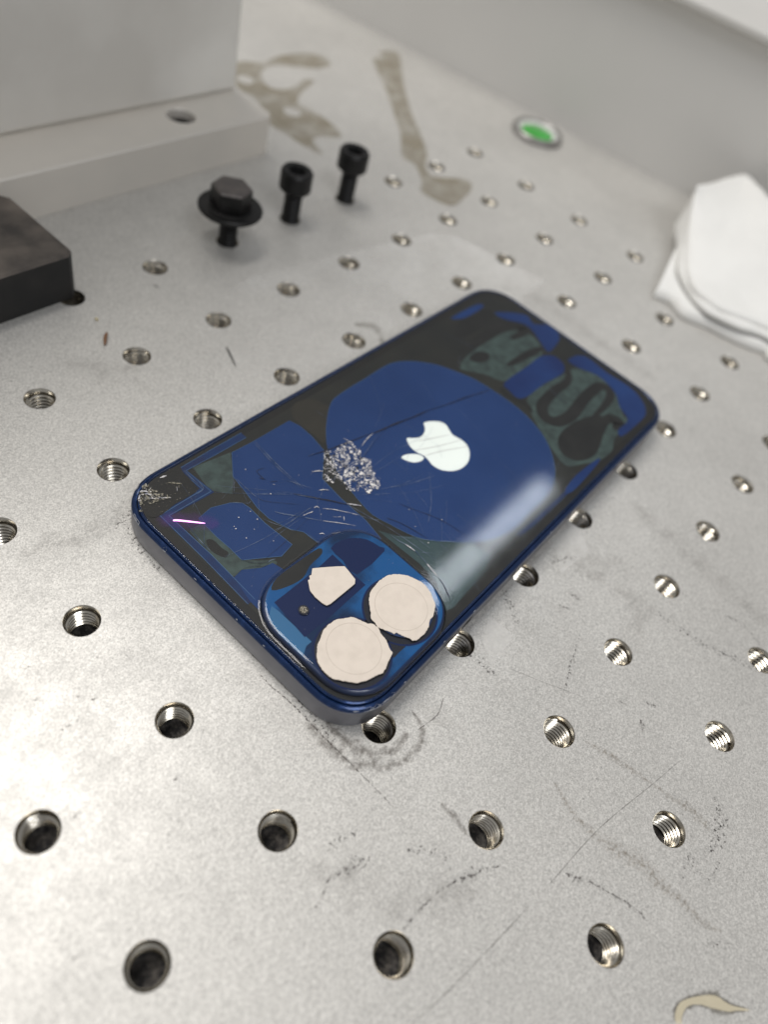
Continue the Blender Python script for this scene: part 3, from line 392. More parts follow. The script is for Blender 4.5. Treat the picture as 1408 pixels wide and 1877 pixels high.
# marks on the plate; the large pale patch is a painted reflection
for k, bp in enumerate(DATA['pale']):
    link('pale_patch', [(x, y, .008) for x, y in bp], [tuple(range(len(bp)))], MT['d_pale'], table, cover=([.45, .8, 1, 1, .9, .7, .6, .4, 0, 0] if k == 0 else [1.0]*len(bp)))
for bp in DATA['blobs']:
    p = smooth_path([tuple(a) for a in bp], 3, True); n = len(p)
    link('stain', [(x, y, .03) for x, y in p], [tuple(range(n))], MT['d_tan'], table, cover=[1.0]*n)
NM = dict(tan='stain', grime='stain', brown='residue', speck='speckle', dark='grease_mark', scr='scratch', line='scrape', ring='rub_mark', smudge='smudge', loop='stain')
zz = 0
for kind, wd, pts in DATA['marks']:
    zz = (zz+1) % 12; z = .012+zz*.003
    wd = wd if isinstance(wd, list) else [wd or 1]*len(pts)
    big = {'speck': 1.3, 'smudge': 1.6, 'dark': 1.25, 'brown': 1.5, 'ring': 1.2, 'tan': 1.55, 'grime': 1.6, 'line': 1.3, 'scr': 1.0}.get(kind, 1)
    # carry the ribbon a little past both ends so that it fades there
    pts = [tuple(p) for p in pts]
    def ext(a, b, k): d = math.hypot(a[0]-b[0], a[1]-b[1]) or 1; return (a[0]+(a[0]-b[0])/d*k, a[1]+(a[1]-b[1])/d*k)
    if kind not in ('loop',):
        k0 = wd[0]*.6*big; k1 = wd[-1]*.6*big
        pts = [ext(pts[0], pts[1], k0)]+pts+[ext(pts[-1], pts[-2], k1)]; wd = [wd[0]*.7]+wd+[wd[-1]*.7]
    if kind == 'loop':
        e_ = strip('stain', pts, [x*1.25+.3 for x in wd], .020, MT['d_loop_edge'], table, 5)
        strip('stain', pts, [x*.62 for x in wd], .028, MT['d_loop'], table, 5)
    else:
        strip(NM[kind], pts, [x*big for x in wd], z, MT['d_'+kind], table, 4)

# ---------------------------------------------------------------- low wall behind the plate, with its ledge
A = Vector((322, 60, 0)); B = Vector((298, 216, 0)); ud = (B-A).normalized(); nd = Vector((ud.y, -ud.x, 0))
def wq(s, t, z): p = A+ud*s+nd*t; return (p.x, p.y, z)
def wbox(name, s0, s1, t0, t1, z0, z1, m, parent=None, b=1.0):
    v = [wq(s, t, z) for z in (z0, z1) for s, t in ((s0, t0), (s0, t1), (s1, t1), (s1, t0))]
    o = link(name, v, [(0, 1, 2, 3), (7, 6, 5, 4), (0, 4, 5, 1), (1, 5, 6, 2), (2, 6, 7, 3), (3, 7, 4, 0)], m, parent)
    bm = bmesh.new(); bm.from_mesh(o.data); bmesh.ops.recalc_face_normals(bm, faces=bm.faces); bm.to_mesh(o.data); bm.free()
    return bev(o, b) if b else o
wall = wbox('wall', -330, 420, 0, 30, -4, 57, MT['wall'], b=1.2); tag(wall, 'low grey painted metal wall along the back of the plate', kind='structure')
ledge = wbox('wall_ledge', -330, 420, -5.0, 260, 57.1, 60, MT['ledge'], b=.8); tag(ledge, 'pale ledge on top of the low grey wall', kind='structure')
# ---------------------------------------------------------------- aluminium base bar and upright
bar = empty('base_bar', (110, 169, 0)); tag(bar, 'milled aluminium bar lying under the upright block, round counterbored hole near its end', 'metal bar')
hx, hy = 142.5-110, 167.0-169
nb = 48; outer = []
L0, L1b, F0, F1 = -260, 61.5, -12.3, 60
oc = [(L1b, F1), (L0, F1), (L0, F0)]
rc = 3.2
corner = [(L1b-rc+rc*math.cos(t), F0+rc+rc*math.sin(t)) for t in [(-math.pi/2)+(math.pi/2)*k/6 for k in range(7)]]
outl = [(L0, F0)]+corner+[(L1b, F1), (L0, F1)]
bm = bmesh.new()
def ringv(r, z, n=nb): return [bm.verts.new(((hx+r*math.cos(2*math.pi*i/n))*MM, (hy+r*math.sin(2*math.pi*i/n))*MM, z*MM)) for i in range(n)]
top = [bm.verts.new((x*MM, y*MM, 12.4*MM)) for x, y in outl]; bot = [bm.verts.new((x*MM, y*MM, 0.02*MM)) for x, y in outl]
mid_ = [bm.verts.new(((x-(.5 if x > 0 else 0))*MM if False else x*MM, y*MM, 12.0*MM)) for x, y in outl]
topi = []
n = len(outl)
cxm, cym = -100, 20
for i, (x, y) in enumerate(outl):
    a = outl[i-1]; b = outl[(i+1) % n]; tx, ty = b[0]-a[0], b[1]-a[1]; l = math.hypot(tx, ty); topi.append(None)
    top[i].co.x -= (ty/l)*.45*MM; top[i].co.y += (tx/l)*.45*MM
for i in range(n):
    j = (i+1) % n; bm.faces.new((bot[i], bot[j], mid_[j], mid_[i])); bm.faces.new((mid_[i], mid_[j], top[j], top[i]))
r0 = ringv(4.6, 12.4)
e1 = [bm.edges.get((top[i], top[(i+1) % n])) for i in range(n)]; e2 = [bm.edges.new((r0[i], r0[(i+1) % nb])) for i in range(nb)]
bmesh.ops.triangle_fill(bm, use_beauty=True, edges=e1+e2)
prevr = r0
for r, z in ((4.2, 12.0), (4.2, 9.5), (4.2, 7.0)):
    cur = ringv(r, z)
    for i in range(nb): j = (i+1) % nb; bm.faces.new((prevr[i], prevr[j], cur[j], cur[i]))
    prevr = cur
bm.faces.new(prevr)
bmesh.ops.recalc_face_normals(bm, faces=bm.faces)
me = bpy.data.meshes.new('bar_body'); bm.to_mesh(me); bm.free(); me.materials.append(MT['alu_warm'])
o = bpy.data.objects.new('bar_body', me); col.objects.link(o); o.parent = bar
sk = empty('socket_screw', (142.5, 167.0, 7.0)); tag(sk, 'dark screw sunk inside the counterbored hole of the aluminium bar', 'screw')
lathe('screw_head', [(4.0, .02), (4.0, 2.6), (3.7, 3.0), (2.5, 3.0), (2.3, 1.2)], None, sk, n=32, mats=[MT['grey_oxide'], MT['socket']], mid=[0, 0, 0, 1])

def box(name, x0, x1, y0, y1, z0, z1, m, parent=None, b=.5, mats=None, topm=None):
    v = [(x, y, z) for z in (z0, z1) for x, y in ((x0, y0), (x1, y0), (x1, y1), (x0, y1))]
    o = link(name, v, [(3, 2, 1, 0), (4, 5, 6, 7), (0, 1, 5, 4), (1, 2, 6, 5), (2, 3, 7, 6), (3, 0, 4, 7)], m, parent)
    return bev(o, b) if b else o
up = box('upright_block', -150, 171.0, 174.2, 226, 12.42, 190, MT['alu_pale'], b=1.3)
tag(up, 'tall pale aluminium upright block standing on the aluminium bar', 'metal block')

# ---------------------------------------------------------------- black block at left
bk = empty('black_block', (40, 140, 0)); tag(bk, 'low scuffed black block with a cut corner, beside the aluminium bar', 'block')
oc = [(-60, -15.3), (35.2, -15.3), (37.0, -13.6), (37.0, 10.0), (33.0, 15.6), (-60, 15.6)]
loft('block_body', [[(x, y, .02) for x, y in oc], [(x, y, 11.5) for x, y in oc], [(x*(1-.5/45), y*(1-.5/16), 12.1) for x, y in oc]], None, bk, cap_bot=True, smooth=False, mats=[MT['black_side'], MT['black_block']], mid=[0, 1])

# ---------------------------------------------------------------- screws standing in the holes
def threaded_shank(parent, r, z0, z1, pitch=1.0):
    n = 24; v = []; f = []; rows = int((z1-z0)/(pitch/2)); 
    for k in range(rows+1):
        for s in range(n):
            t = 2*math.pi*s/n; rr_ = r if k % 2 else r-.32
            v.append((rr_*math.cos(t), rr_*math.sin(t), z0+k*pitch/2+s/n*pitch*(1 if k < rows-2 else 0)*1.0))
    for k in range(rows):
        for s in range(n-1): f.append((k*n+s, k*n+s+1, (k+1)*n+s+1, (k+1)*n+s))
        if k+3 <= rows: f.append((k*n+n-1, (k+2)*n, (k+3)*n, (k+1)*n+n-1))
    o = link('shank', v, f, MT['black_oxide'], parent, smooth=False); return o
def socket_screw(x, y, top, label, lean=(0, 0)):
    e = empty('socket_screw', (x, y, 0)); tag(e, label, 'screw', 'black screws standing in the plate')
    e.rotation_euler = (lean[0], lean[1], rnd.uniform(0, 6))
    H = 6.0; zb = top-H; R_ = 4.75
    prof = [(2.6, zb), (R_-.35, zb), (R_, zb+.4), (R_, top-.7), (R_-.5, top), (3.0, top)]
    lathe('head', prof, None, e, n=40, mats=[MT['black_oxide']], cap=False)
    # hexagonal socket
    v = []; f = []; nn = 36
    for i in range(nn):
        a = 2*math.pi*i/nn; k = (a+math.pi/6) % (math.pi/3)-math.pi/6; rr_ = 2.45/math.cos(k)
        v.append((3.0*math.cos(a), 3.0*math.sin(a), top)); 
    for i in range(nn):
        a = 2*math.pi*i/nn; k = (a+math.pi/6) % (math.pi/3)-math.pi/6; rr_ = 2.45/math.cos(k); v.append((rr_*math.cos(a), rr_*math.sin(a), top-.35))
    for i in range(nn):
        a = 2*math.pi*i/nn; k = (a+math.pi/6) % (math.pi/3)-math.pi/6; rr_ = 2.45/math.cos(k); v.append((rr_*math.cos(a), rr_*math.sin(a), top-3.2))
    for r_ in range(2):
        for i in range(nn): j = (i+1) % nn; f.append((r_*nn+i, r_*nn+j, (r_+1)*nn+j, (r_+1)*nn+i)[::-1] if False else (r_*nn+i, (r_+1)*nn+i, (r_+1)*nn+j, r_*nn+j))
    f.append(tuple(range(2*nn, 3*nn)))
    link('hex_socket', v, f, MT['socket'], e)
    threaded_shank(e, 2.72, -5, zb+.2)
    return e
socket_screw(150, 125, 15.7, 'black socket cap screw with a hex recess, between the washer bolt and the last screw')
socket_screw(175, 125, 16.4, 'black socket cap screw standing farthest from the washer bolt')
hb = empty('hex_bolt', (125, 125, 0)); tag(hb, 'black hex head bolt with lit grey top, standing through a wide washer', 'bolt', 'black screws standing in the plate')
def hexring(af, z, rot): return [(af/2/math.cos(math.pi/6)*math.cos(math.radians(60*k+rot)), af/2/math.cos(math.pi/6)*math.sin(math.radians(60*k+rot)), z) for k in range(6)]
rot = 16
o = loft('head', [hexring(9.8, 11.4, rot), hexring(9.8, 16.3, rot), hexring(9.2, 16.8, rot)], None, hb, cap_bot=True, smooth=False, mats=[MT['black_oxide'], MT['grey_oxide']], mid=[0, 1]); bev(o, .25)  # top face painted grey for the light falling on it
threaded_shank(hb, 2.6, -5, 11.2)
ws = lathe('washer', [(3.05, 10.0), (8.6, 10.0), (8.8, 10.25), (8.8, 10.9), (8.5, 11.2), (6.4, 11.2), (6.2, 11.35), (3.05, 11.38), (3.05, 10.0)], MT['black_oxide'], None, loc=(125, 125, 0), cap=False, n=56)
tag(ws, 'wide round black washer under the hex bolt head', 'washer')

# ---------------------------------------------------------------- bubble level set in the plate
bl = empty('bubble_level', (292, 122.5, 0)); tag(bl, 'round bubble level with green liquid in a metal ring near the back wall', 'bubble level')
lathe('ring', [(10.8, .02), (10.8, 2.0), (10.3, 2.5), (9.3, 2.5), (9.0, 2.2), (9.0, .05)], MT['ring'], bl, cap=False)
lathe('rim', [(8.95, .1), (8.95, 1.8), (8.6, 2.0), (6.9, 1.2), (6.6, .5)], MT['white_plastic'], bl, cap=False)
lathe('green_liquid', [(6.9, .4), (6.9, 1.3), (5.5, 1.9), (3.5, 2.25), (1.2, 2.4)], MT['green'], bl)

# ---------------------------------------------------------------- folded white wipes
def sheet(name, front, back, hf, hb, droop, label, nx=90, ny=34, seed=1, th=.5):
    fr = smooth_path([tuple(p) for p in front], 12); bk_ = smooth_path([tuple(p) for p in back], 12)
    def sample(p, t): k = t*(len(p)-1); i = min(len(p)-2, int(k)); u_ = k-i; return p[i][0]*(1-u_)+p[i+1][0]*u_, p[i][1]*(1-u_)+p[i+1][1]*u_
    v = []; f = []
    for a in range(nx+1):
        t = a/nx; f0 = sample(fr, t); b0 = sample(bk_, t)
        for b in range(ny+1):
            s = (b/ny)**1.6
            x = f0[0]*(1-s)+b0[0]*s; y = f0[1]*(1-s)+b0[1]*s
            d = math.hypot(x-f0[0], y-f0[1])
            round_ = math.sqrt(max(0, 1-(1-min(1, d/droop))**2))
            z = .15+(hf-.15)*round_+(hb-hf)*s
            z += 1.0*noise.noise(Vector((x*.05, y*.05, seed)))*min(1, d/6)+.5*abs(noise.noise(Vector((x*.09+y*.05, y*.02, seed+4))))*min(1, d/5)+.25*noise.noise(Vector((x*.2, y*.2, seed+9)))*min(1, d/4)
            v.append((x, y, max(.1, z)))
    W_ = ny+1
    for a in range(nx):
        for b in range(ny): f.append((a*W_+b, (a+1)*W_+b, (a+1)*W_+b+1, a*W_+b+1))
    o = link(name, v, f, MT['cloth'], smooth=True)
    s = o.modifiers.new('thickness', 'SOLIDIFY'); s.thickness = th*MM; s.offset = 0
    tag(o, label, 'wipe', 'folded white wipes'); return o
low = [tuple(p) for p in DATA['wipes']['low'][1:]]
front = [(232.2, 33.7)]+low+[(243, -22), (246, -45), (250, -70)]
back = [(287, 48), (300, 46), (306, 42), (309, 36), (312, 28), (313, 20), (314, 10), (315, 0), (316, -10), (317, -22), (318, -34), (320, -50), (322, -62), (323, -70)]
sheet('folded_wipe', front, back, 3.2, 7.0, 2.2, 'lower folded white wipe lying flat on the plate by the wall', seed=3)
fr2 = [(281, 49.5), (264, 41), (250, 33.5), (239.5, 25.5), (236.8, 19), (236.8, 13), (240, 6), (243, 0), (246, -10), (249, -25), (252, -45), (256, -70)]
bk2 = [(281.5, 50), (283.5, 51), (285.5, 51), (295, 49.3), (308, 47), (317, 45.2), (319, 44.3), (317.5, 42), (311, 34), (308, 27), (309, 14), (311, 0), (312, -20), (314, -45), (316, -70)]
v_ = sheet('folded_wipe', fr2, bk2, 1.6, 12.0, 1.2, 'upper folded white wipe lying on top of the lower wipe', seed=6); v_.location.z = 6.0*MM
fr3 = [(x-2.6+(.8 if i % 2 else 0), y-1.5 if i > 2 else y) for i, (x, y) in enumerate(fr2)]
v_ = sheet('folded_wipe', fr3, [(x, y-.5) for x, y in bk2], 1.6, 10.0, 1.2, 'thin folded white wipe sandwiched between the upper and lower wipes', seed=11); v_.location.z = 4.3*MM

# ---------------------------------------------------------------- loose bits on the plate
def thread_bit(name, p, r, m, label, cat, zlift=.0):
    q = smooth_path([(a[0], a[1], r+zlift*math.sin(math.pi*i/(len(p)-1))) for i, a in enumerate(p)], 5); n = 8; v = []; f = []
    nr = normals2d(q)
    for k, ((x, y, z), (a, b)) in enumerate(zip(q, nr)):
        e = r*(.35+.65*math.sin(math.pi*(k+.5)/len(q)))
        for s in range(n): t = 2*math.pi*s/n; v.append((x+a*e*math.cos(t), y+b*e*math.cos(t), z+e*math.sin(t)))
    for k in range(len(q)-1):
        for s in range(n): j = (s+1) % n; f.append((k*n+s, k*n+j, (k+1)*n+j, (k+1)*n+s))
    f += [tuple(range(n)), tuple(range((len(q)-1)*n, len(q)*n))]
    o = link(name, v, f, m, smooth=True); tag(o, label, cat)
thread_bit('fibre', [tuple(p) for p in DATA['fibre']], .42, MT['fibre'], 'short brown fibre lying on the plate below the black block', 'fibre', .4)
thread_bit('metal_sliver', [tuple(p) for p in DATA['sliver']], .17, MT['sliver'], 'thin dark metal sliver lying on the plate left of the phone', 'metal sliver', .3)
thread_bit('crumb', [tuple(p) for p in DATA['chaff']], .35, MT['chaff'], 'tiny pale yellow crumb near the corner of the black block', 'crumb')

# ---------------------------------------------------------------- the phone
ph = empty('smartphone', (108.2, 33.6, 0), math.radians(0.3))
tag(ph, 'blue smartphone lying face down, cracked back glass, paper over its camera lenses', 'smartphone')
HL, HW, CR = 65.75, 32.1, 10.6
def pl(inset, z, seg=14): return at(rrect(-HL+inset, HL-inset, -HW+inset, HW-inset, CR-inset, seg), z)
loft('frame', [pl(1.3, .02), pl(.5, .12), pl(.1, .5), pl(0, 1.0), pl(0, 6.2), pl(.1, 6.55), pl(.32, 6.8), pl(.75, 6.98), pl(1.0, 6.9), pl(1.05, 6.4)], None, ph,
     cap_top=True, cap_bot=True, mats=[MT['frame_side'], MT['frame_blue'], MT['inner_edge']], mid=[0, 0, 0, 0, 1, 1, 1, 1, 2])
g = loft('back_glass', [pl(1.42, 7.345), pl(1.45, 7.40), pl(1.52, 7.42)], MT['glass'], ph)
loft('glass_edge', [pl(1.12, 6.5), pl(1.12, 6.98), pl(1.22, 7.2), pl(1.42, 7.33), pl(1.6, 7.33), pl(1.75, 7.2)], MT['frame_blue'], ph, cap_top=False)
link('inner_layer', pl(1.72, 7.19), [tuple(range(len(pl(1.72, 7.19))))], MT['inner_edge'], ph)
link('inner_layer', pl(3.4, 7.205), [tuple(range(len(pl(3.4, 7.2))))], MT['inner'], ph)
Z = DATA['zones']
def zone(k, z, m, name='paint_patch', line=False, sm=0, rag=0.0):
    o = poly(name, Z[k], z, MT[m], ph, sm=sm, rag=rag)
    if line:
        pts = smooth_path(Z[k], sm, True) if sm else Z[k]
        ribbon('edge_line', list(pts)+[pts[0]], .13, z+.008, MT['outline'], ph, 1)
    return o
zone('gg_a', 7.225, 'green_grey', sm=4); zone('gg_b', 7.225, 'green_grey', sm=4); zone('teal', 7.225, 'teal', sm=0)
zone('green_a', 7.225, 'green_grey', sm=2, rag=.1); zone('green_b', 7.225, 'green_grey', sm=1, rag=.1)
for k in ('dk_a', 'dk_b', 'dk_d', 'dk_e'): zone(k, 7.24, 'char', 'dark_patch', sm=4)
zone('dk_c', 7.275, 'inner', 'dark_patch', sm=4)
zone('dk_sp', 7.24, 'char', 'speaker_mark', sm=3)
for k, wd in (('s1', 3.3), ('s2', 3.4), ('s3', 3.4), ('s4', 1.8)): ribbon('squiggle', DATA['squig'][k], wd, 7.245, MT['char'], ph, 5)
zone('olive_disc', 7.23, 'olive', 'dark_patch', line=False, sm=3)
for k in ('far_band', 'far_band2', 'far_strip', 'far_pill', 'edge_blue'): zone(k, 7.255, 'blue_far', sm=3)
ribbon('edge_line', Z['edge_line'], .9, 7.25, MT['blue_band'], ph, 2)
zone('coil_disc', 7.26, 'blue', 'charging_coil_cover', line=True, sm=2)
zone('blue_a', 7.262, 'blue', line=True); zone('blue_b', 7.262, 'blue', line=True); zone('blue_c', 7.262, 'blue')
# double blue outline that runs along the corner
eb = Z['edge_band']
def even(name, p, wd, z, m):
    nr = normals2d(p); v = []; f = []
    for i, ((x, y), (a, b)) in enumerate(zip(p, nr)):
        k = 1.0
        if 0 < i < len(p)-1:
            d1 = Vector((p[i][0]-p[i-1][0], p[i][1]-p[i-1][1])).normalized(); n1 = Vector((-d1.y, d1.x)); k = 1/max(.35, n1.dot(Vector((a, b))))
        v += [(x+a*wd/2*k, y+b*wd/2*k, z), (x-a*wd/2*k, y-b*wd/2*k, z)]
    for i in range(len(p)-1): f.append((2*i, 2*i+1, 2*i+3, 2*i+2))
    return link(name, v, f, m, ph)
even('border_band', eb, 1.5, 7.245, MT['blue_band'])
def offs(p, d):
    nr = normals2d(p); return [(x+a*d, y+b*d) for (x, y), (a, b) in zip(p, nr)]
even('edge_line', offs(eb, .8), .12, 7.27, MT['outline']); even('edge_line', offs(eb, -.8), .12, 7.27, MT['outline'])
# logo, silver foil under the glass
lg = poly('fruit_logo', DATA['logo'], 7.30, MT['logo'], ph, thick=.03, sm=4)
poly('logo_leaf', DATA['leaf'], 7.30, MT['logo'], ph, thick=.03, sm=4)
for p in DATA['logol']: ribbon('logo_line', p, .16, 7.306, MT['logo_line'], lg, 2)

# ---- camera island
cx0, cx1, cy0, cy1 = 44.9-108.2, 76.0-108.2, 3.2-33.6, 32.3-33.6
def cl(inset, z): return at(rrect(cx0+inset, cx1-inset, cy0+inset, cy1-inset, 9.6-inset, 12, 2.15), z)
isl = loft('camera_island', [cl(0, 7.2), cl(.1, 7.5), cl(.3, 7.8), cl(.7, 8.02), cl(1.1, 8.06)], None, ph, mats=[MT['cam_side'], MT['cam_blue']], mid=[0, 0, 0, 1])
loft('island_glass', [cl(-.5, 7.425), cl(-.2, 7.5), cl(0, 7.8), cl(.2, 8.15), cl(.5, 8.36), cl(.9, 8.42), cl(1.3, 8.43)], MT['cam_glass'], ph)
C_ = DATA['cam']
poly('dark_patch', C_['dark'], 8.07, MT['char'], isl, sm=3); poly('pale_strip', C_['strip'], 8.075, MT['cam_pale'], isl, sm=0)
poly('dark_patch', C_['dk2'], 8.08, MT['lens_dark'], isl, sm=2)
poly('navy_panel', C_['navy_a'], 8.09, MT['cam_navy'], isl); poly('navy_panel', C_['navy_b'], 8.09, MT['cam_navy'], isl, sm=2)
def cen(p): return (sum(a[0] for a in p)/len(p), sum(a[1] for a in p)/len(p))
pz = 8.68
for q, p in enumerate(DATA['papers']):
    c = cen(p)
    if q:
        rad = sum(math.hypot(a[0]-c[0], a[1]-c[1]) for a in p)/len(p)
        disc('lens_border', c[0]-.35, c[1]-.1, 8.10, rad+.75, MT['cam_navy'], isl, 48)
        disc('lens_border', c[0]-.35, c[1]-.1, 8.11, rad+.4, MT['lens_dark'], isl, 48)
        lens = lathe('lens_ring', [(rad-.5, 8.3), (rad-.5, 8.47), (rad-.8, 8.49)], MT['cam_side'], isl, loc=(c[0], c[1], 0))
    pts = []
    for i, a in enumerate(p):       # torn edge
        b = p[(i+1) % len(p)]; d = math.hypot(a[0]-b[0], a[1]-b[1]); k = max(1, int(d/.22)) if q else max(1, int(d/.5))
        for s in range(k):
            t = s/k; j = .06 if q else .015; pts.append((a[0]*(1-t)+b[0]*t+rnd.uniform(-j, j), a[1]*(1-t)+b[1]*t+rnd.uniform(-j, j)))
    if q == 0: nm, lb = 'paper_cover', 'small five-sided cream paper piece beside the microphone'
    else: nm, lb = 'paper_cover', ('round cream paper disc nearer the long edge, notch torn at its rim' if q == 1 else 'round cream paper disc nearest the phone corner')
    # base layer and a slightly smaller crown so that the cut edge is soft
    zq = pz-.05 if q == 0 else (pz if q == 1 else pz+.02)
    nP = len(pts)
    lo = [(x, y, zq-.16) for x, y in pts]; hi = [(x, y, zq) for x, y in pts]; inn = [((x-c[0])*.975+c[0], (y-c[1])*.975+c[1], zq+.04) for x, y in pts]
    pp = link(nm, lo+hi+inn, [tuple([nP*2+i for i in range(nP)])]+[(i, (i+1) % nP, nP+(i+1) % nP, nP+i) for i in range(nP)]+[(nP+i, nP+(i+1) % nP, 2*nP+(i+1) % nP, 2*nP+i) for i in range(nP)], MT['paper'], ph)
    bm = bmesh.new(); bm.from_mesh(pp.data); bmesh.ops.recalc_face_normals(bm, faces=bm.faces)
    if sum(f.normal.z*f.calc_area() for f in bm.faces) < 0: bmesh.ops.reverse_faces(bm, faces=bm.faces)
    bm.to_mesh(pp.data); bm.free()
    pp['label'] = lb
    if q:
        n = 64; rr_ = rad*.76; v = []; f = []
        off = (.1, .2)
        for i in range(n):
            a = 2*math.pi*i/n
            for r_, z_ in ((rr_, zq+.045), (rr_+.05, zq+.062), (rr_+.11, zq+.045)): v.append((c[0]+off[0]+r_*math.cos(a), c[1]+off[1]+r_*math.sin(a), z_))
        for i in range(n):
            j = (i+1) % n
            for s in range(2): f.append((i*3+s, i*3+s+1, j*3+s+1, j*3+s))
        link('pressed_ring', v, f, MT['paper_mark'], pp)
mx_, my_ = DATA['mic']
disc('microphone_border', mx_, my_, 8.445, 1.0, MT['lens_dark'], isl, 28); disc('microphone', mx_, my_, 8.46, .72, MT['mic'], isl, 24)

# ---- cracks on the glass
for wd, tone, p in DATA['cracks']:
    ribbon('crack', [tuple(a) for a in p], wd*(1.0 if tone else 1.0), 7.432+.002*tone, (MT['crack_dark'], MT['crack_pale'], MT['crack_white'])[tone], g, 4, jag=.03 if tone != 1 else .012)
rc = random.Random(21)
for k in range(34):      # hairline scratches and long cracks running away from the impact
    a = rc.uniform(0, 2*math.pi) if k % 3 else rc.uniform(math.pi*.95, math.pi*1.55)
    r0_ = rc.uniform(3, 9); ln = rc.uniform(5, 26); x, y = -32+r0_*math.cos(a), 5.5+r0_*math.sin(a); pts = []
    for q in range(5):
        pts.append((x, y)); x += ln/4*math.cos(a); y += ln/4*math.sin(a); a += rc.uniform(-.14, .14)
    if all(-62 < x_ < 30 and -29 < y_ < 29 and not (x_ < -31 and y_ < -.5) for x_, y_ in pts):
        ribbon('crack', pts, rc.choice((.035, .05, .05, .08)), 7.430+.0001*k, MT['crack_pale'] if k % 5 else MT['crack_dark'], g, 3, jag=.01)
for k in range(46):
    x, y = rc.uniform(-60, 40), rc.uniform(-28, 28); a = rc.gauss(.9, .5); ln = rc.uniform(2, 14)
    pts = [(x+ln*t*math.cos(a+t*.12), y+ln*t*math.sin(a+t*.12)) for t in (0, .5, 1)]
    if all(-61 < x_ < 62 and -29 < y_ < 29 and not (x_ < -31 and y_ < -.5) for x_, y_ in pts): ribbon('scratch', pts, .03, 7.427+.00005*k, MT['crack_pale'], g, 3)
def inside(p, x, y):
    c = False; n = len(p)
    for i in range(n):
        x1, y1 = p[i]; x2, y2 = p[i-1]
        if (y1 > y) != (y2 > y) and x < (x2-x1)*(y-y1)/(y2-y1)+x1: c = not c
    return c
def flecks(name, region, count, smin, smax, z, m, dens=None, seed=1, tilt=.18):
    rr = random.Random(seed); xs = [p[0] for p in region]; ys = [p[1] for p in region]; v = []; f = []; k = 0; tries = 0
    while k < count and tries < count*60:
        tries += 1; x = rr.uniform(min(xs), max(xs)); y = rr.uniform(min(ys), max(ys))
        if not inside(region, x, y): continue
        if dens and noise.noise(Vector((x*dens, y*dens, seed*3.1))) < rr.uniform(-.25, .18): continue
        s = rr.uniform(smin, smax)*rr.uniform(.5, 1); nn = rr.choice((3, 4, 4, 5)); a0 = rr.uniform(0, 6.28); b = len(v); st_ = rr.uniform(.35, 1)
        tx, ty = rr.uniform(-tilt, tilt), rr.uniform(-tilt, tilt); rot_ = rr.uniform(0, 6.28)
        for i in range(nn):
            a = a0+2*math.pi*i/nn+rr.uniform(-.5, .5); rx = s*math.cos(a); ry = s*st_*math.sin(a)
            px = rx*math.cos(rot_)-ry*math.sin(rot_); py = rx*math.sin(rot_)+ry*math.cos(rot_)
            v.append((x+px, y+py, z+abs(px*tx+py*ty)+rr.uniform(0, .03)))
        f.append(tuple(range(b, b+nn))); k += 1
    o = link(name, v, f, m, g); o['kind'] = 'stuff'; return o
reg = [tuple(p) for p in DATA['shards']]; creg = [tuple(p) for p in DATA['corner_shards']]
flecks('crushed_glass', reg, 1000, .07, .30, 7.445, MT['shard'], .8, 2)
flecks('crushed_glass', reg, 45, .3, .8, 7.443, MT['shard'], .75, 2)
rr_s = random.Random(5)
for k in range(70):
    x, y = rr_s.uniform(min(p[0] for p in reg), max(p[0] for p in reg)), rr_s.uniform(min(p[1] for p in reg), max(p[1] for p in reg))
    if not inside(reg, x, y): continue
    a = rr_s.uniform(0, 6.28); ln = rr_s.uniform(.5, 2.2); b_ = rr_s.uniform(-.9, .9)
    ribbon('crack', [(x, y), (x+ln*.5*math.cos(a), y+ln*.5*math.sin(a)), (x+ln*math.cos(a+b_*.5), y+ln*math.sin(a+b_*.5))], rr_s.uniform(.05, .14), 7.45+.0002*k, MT['crack_white' if k % 4 else 'crack_dark'], g, 2)
flecks('crushed_glass', reg, 420, .07, .25, 7.44, MT['shard_dim'], .8, 5)
flecks('crushed_glass', reg, 60, .12, .5, 7.442, MT['crack_dark'], .8, 8)
def clampin(p, ins):
    cx_, cy_, r_ = -HL+CR, HW-CR, CR-ins; x, y = max(p[0], -HL+ins), min(p[1], HW-ins)
    if x < cx_ and y > cy_:
        d = math.hypot(x-cx_, y-cy_)
        if d > r_: x, y = cx_+(x-cx_)*r_/d, cy_+(y-cy_)*r_/d
    return x, y
poly('crushed_patch', [clampin(p, 1.9) for p in smooth_path([tuple(p) for p in DATA['corner_black']], 4, True)], 7.295, MT['inner_edge'], g, rag=.05)
creg = [clampin(p, 1.0) for p in creg]
flecks('crushed_glass', creg, 330, .06, .26, 7.45, MT['shard_tan'], 1.1, 12)
flecks('crushed_glass', creg, 60, .05, .16, 7.46, MT['shard'], 1.1, 15)
flecks('crushed_glass', [clampin(p, 1.5) for p in DATA['corner_black']], 90, .04, .14, 7.45, MT['shard_tan'], 1.1, 19)
for k, p in enumerate(DATA['streaks']): ribbon('crack', [clampin(tuple(a), 1.0) for a in p], (.34, .3, .42, .2, .34)[k % 5], 7.452, MT['crack_white' if k % 2 else 'shard_tan'], g, 4, jag=.04)
v = []; f = []
for x, y in DATA['specks']:
    b = len(v); s = rnd.uniform(.07, .14)
    v += [(x+s*math.cos(a), y+s*math.sin(a), 7.45) for a in (0.2, 1.5, 2.9, 4.4, 5.4)]; f.append(tuple(range(b, b+5)))
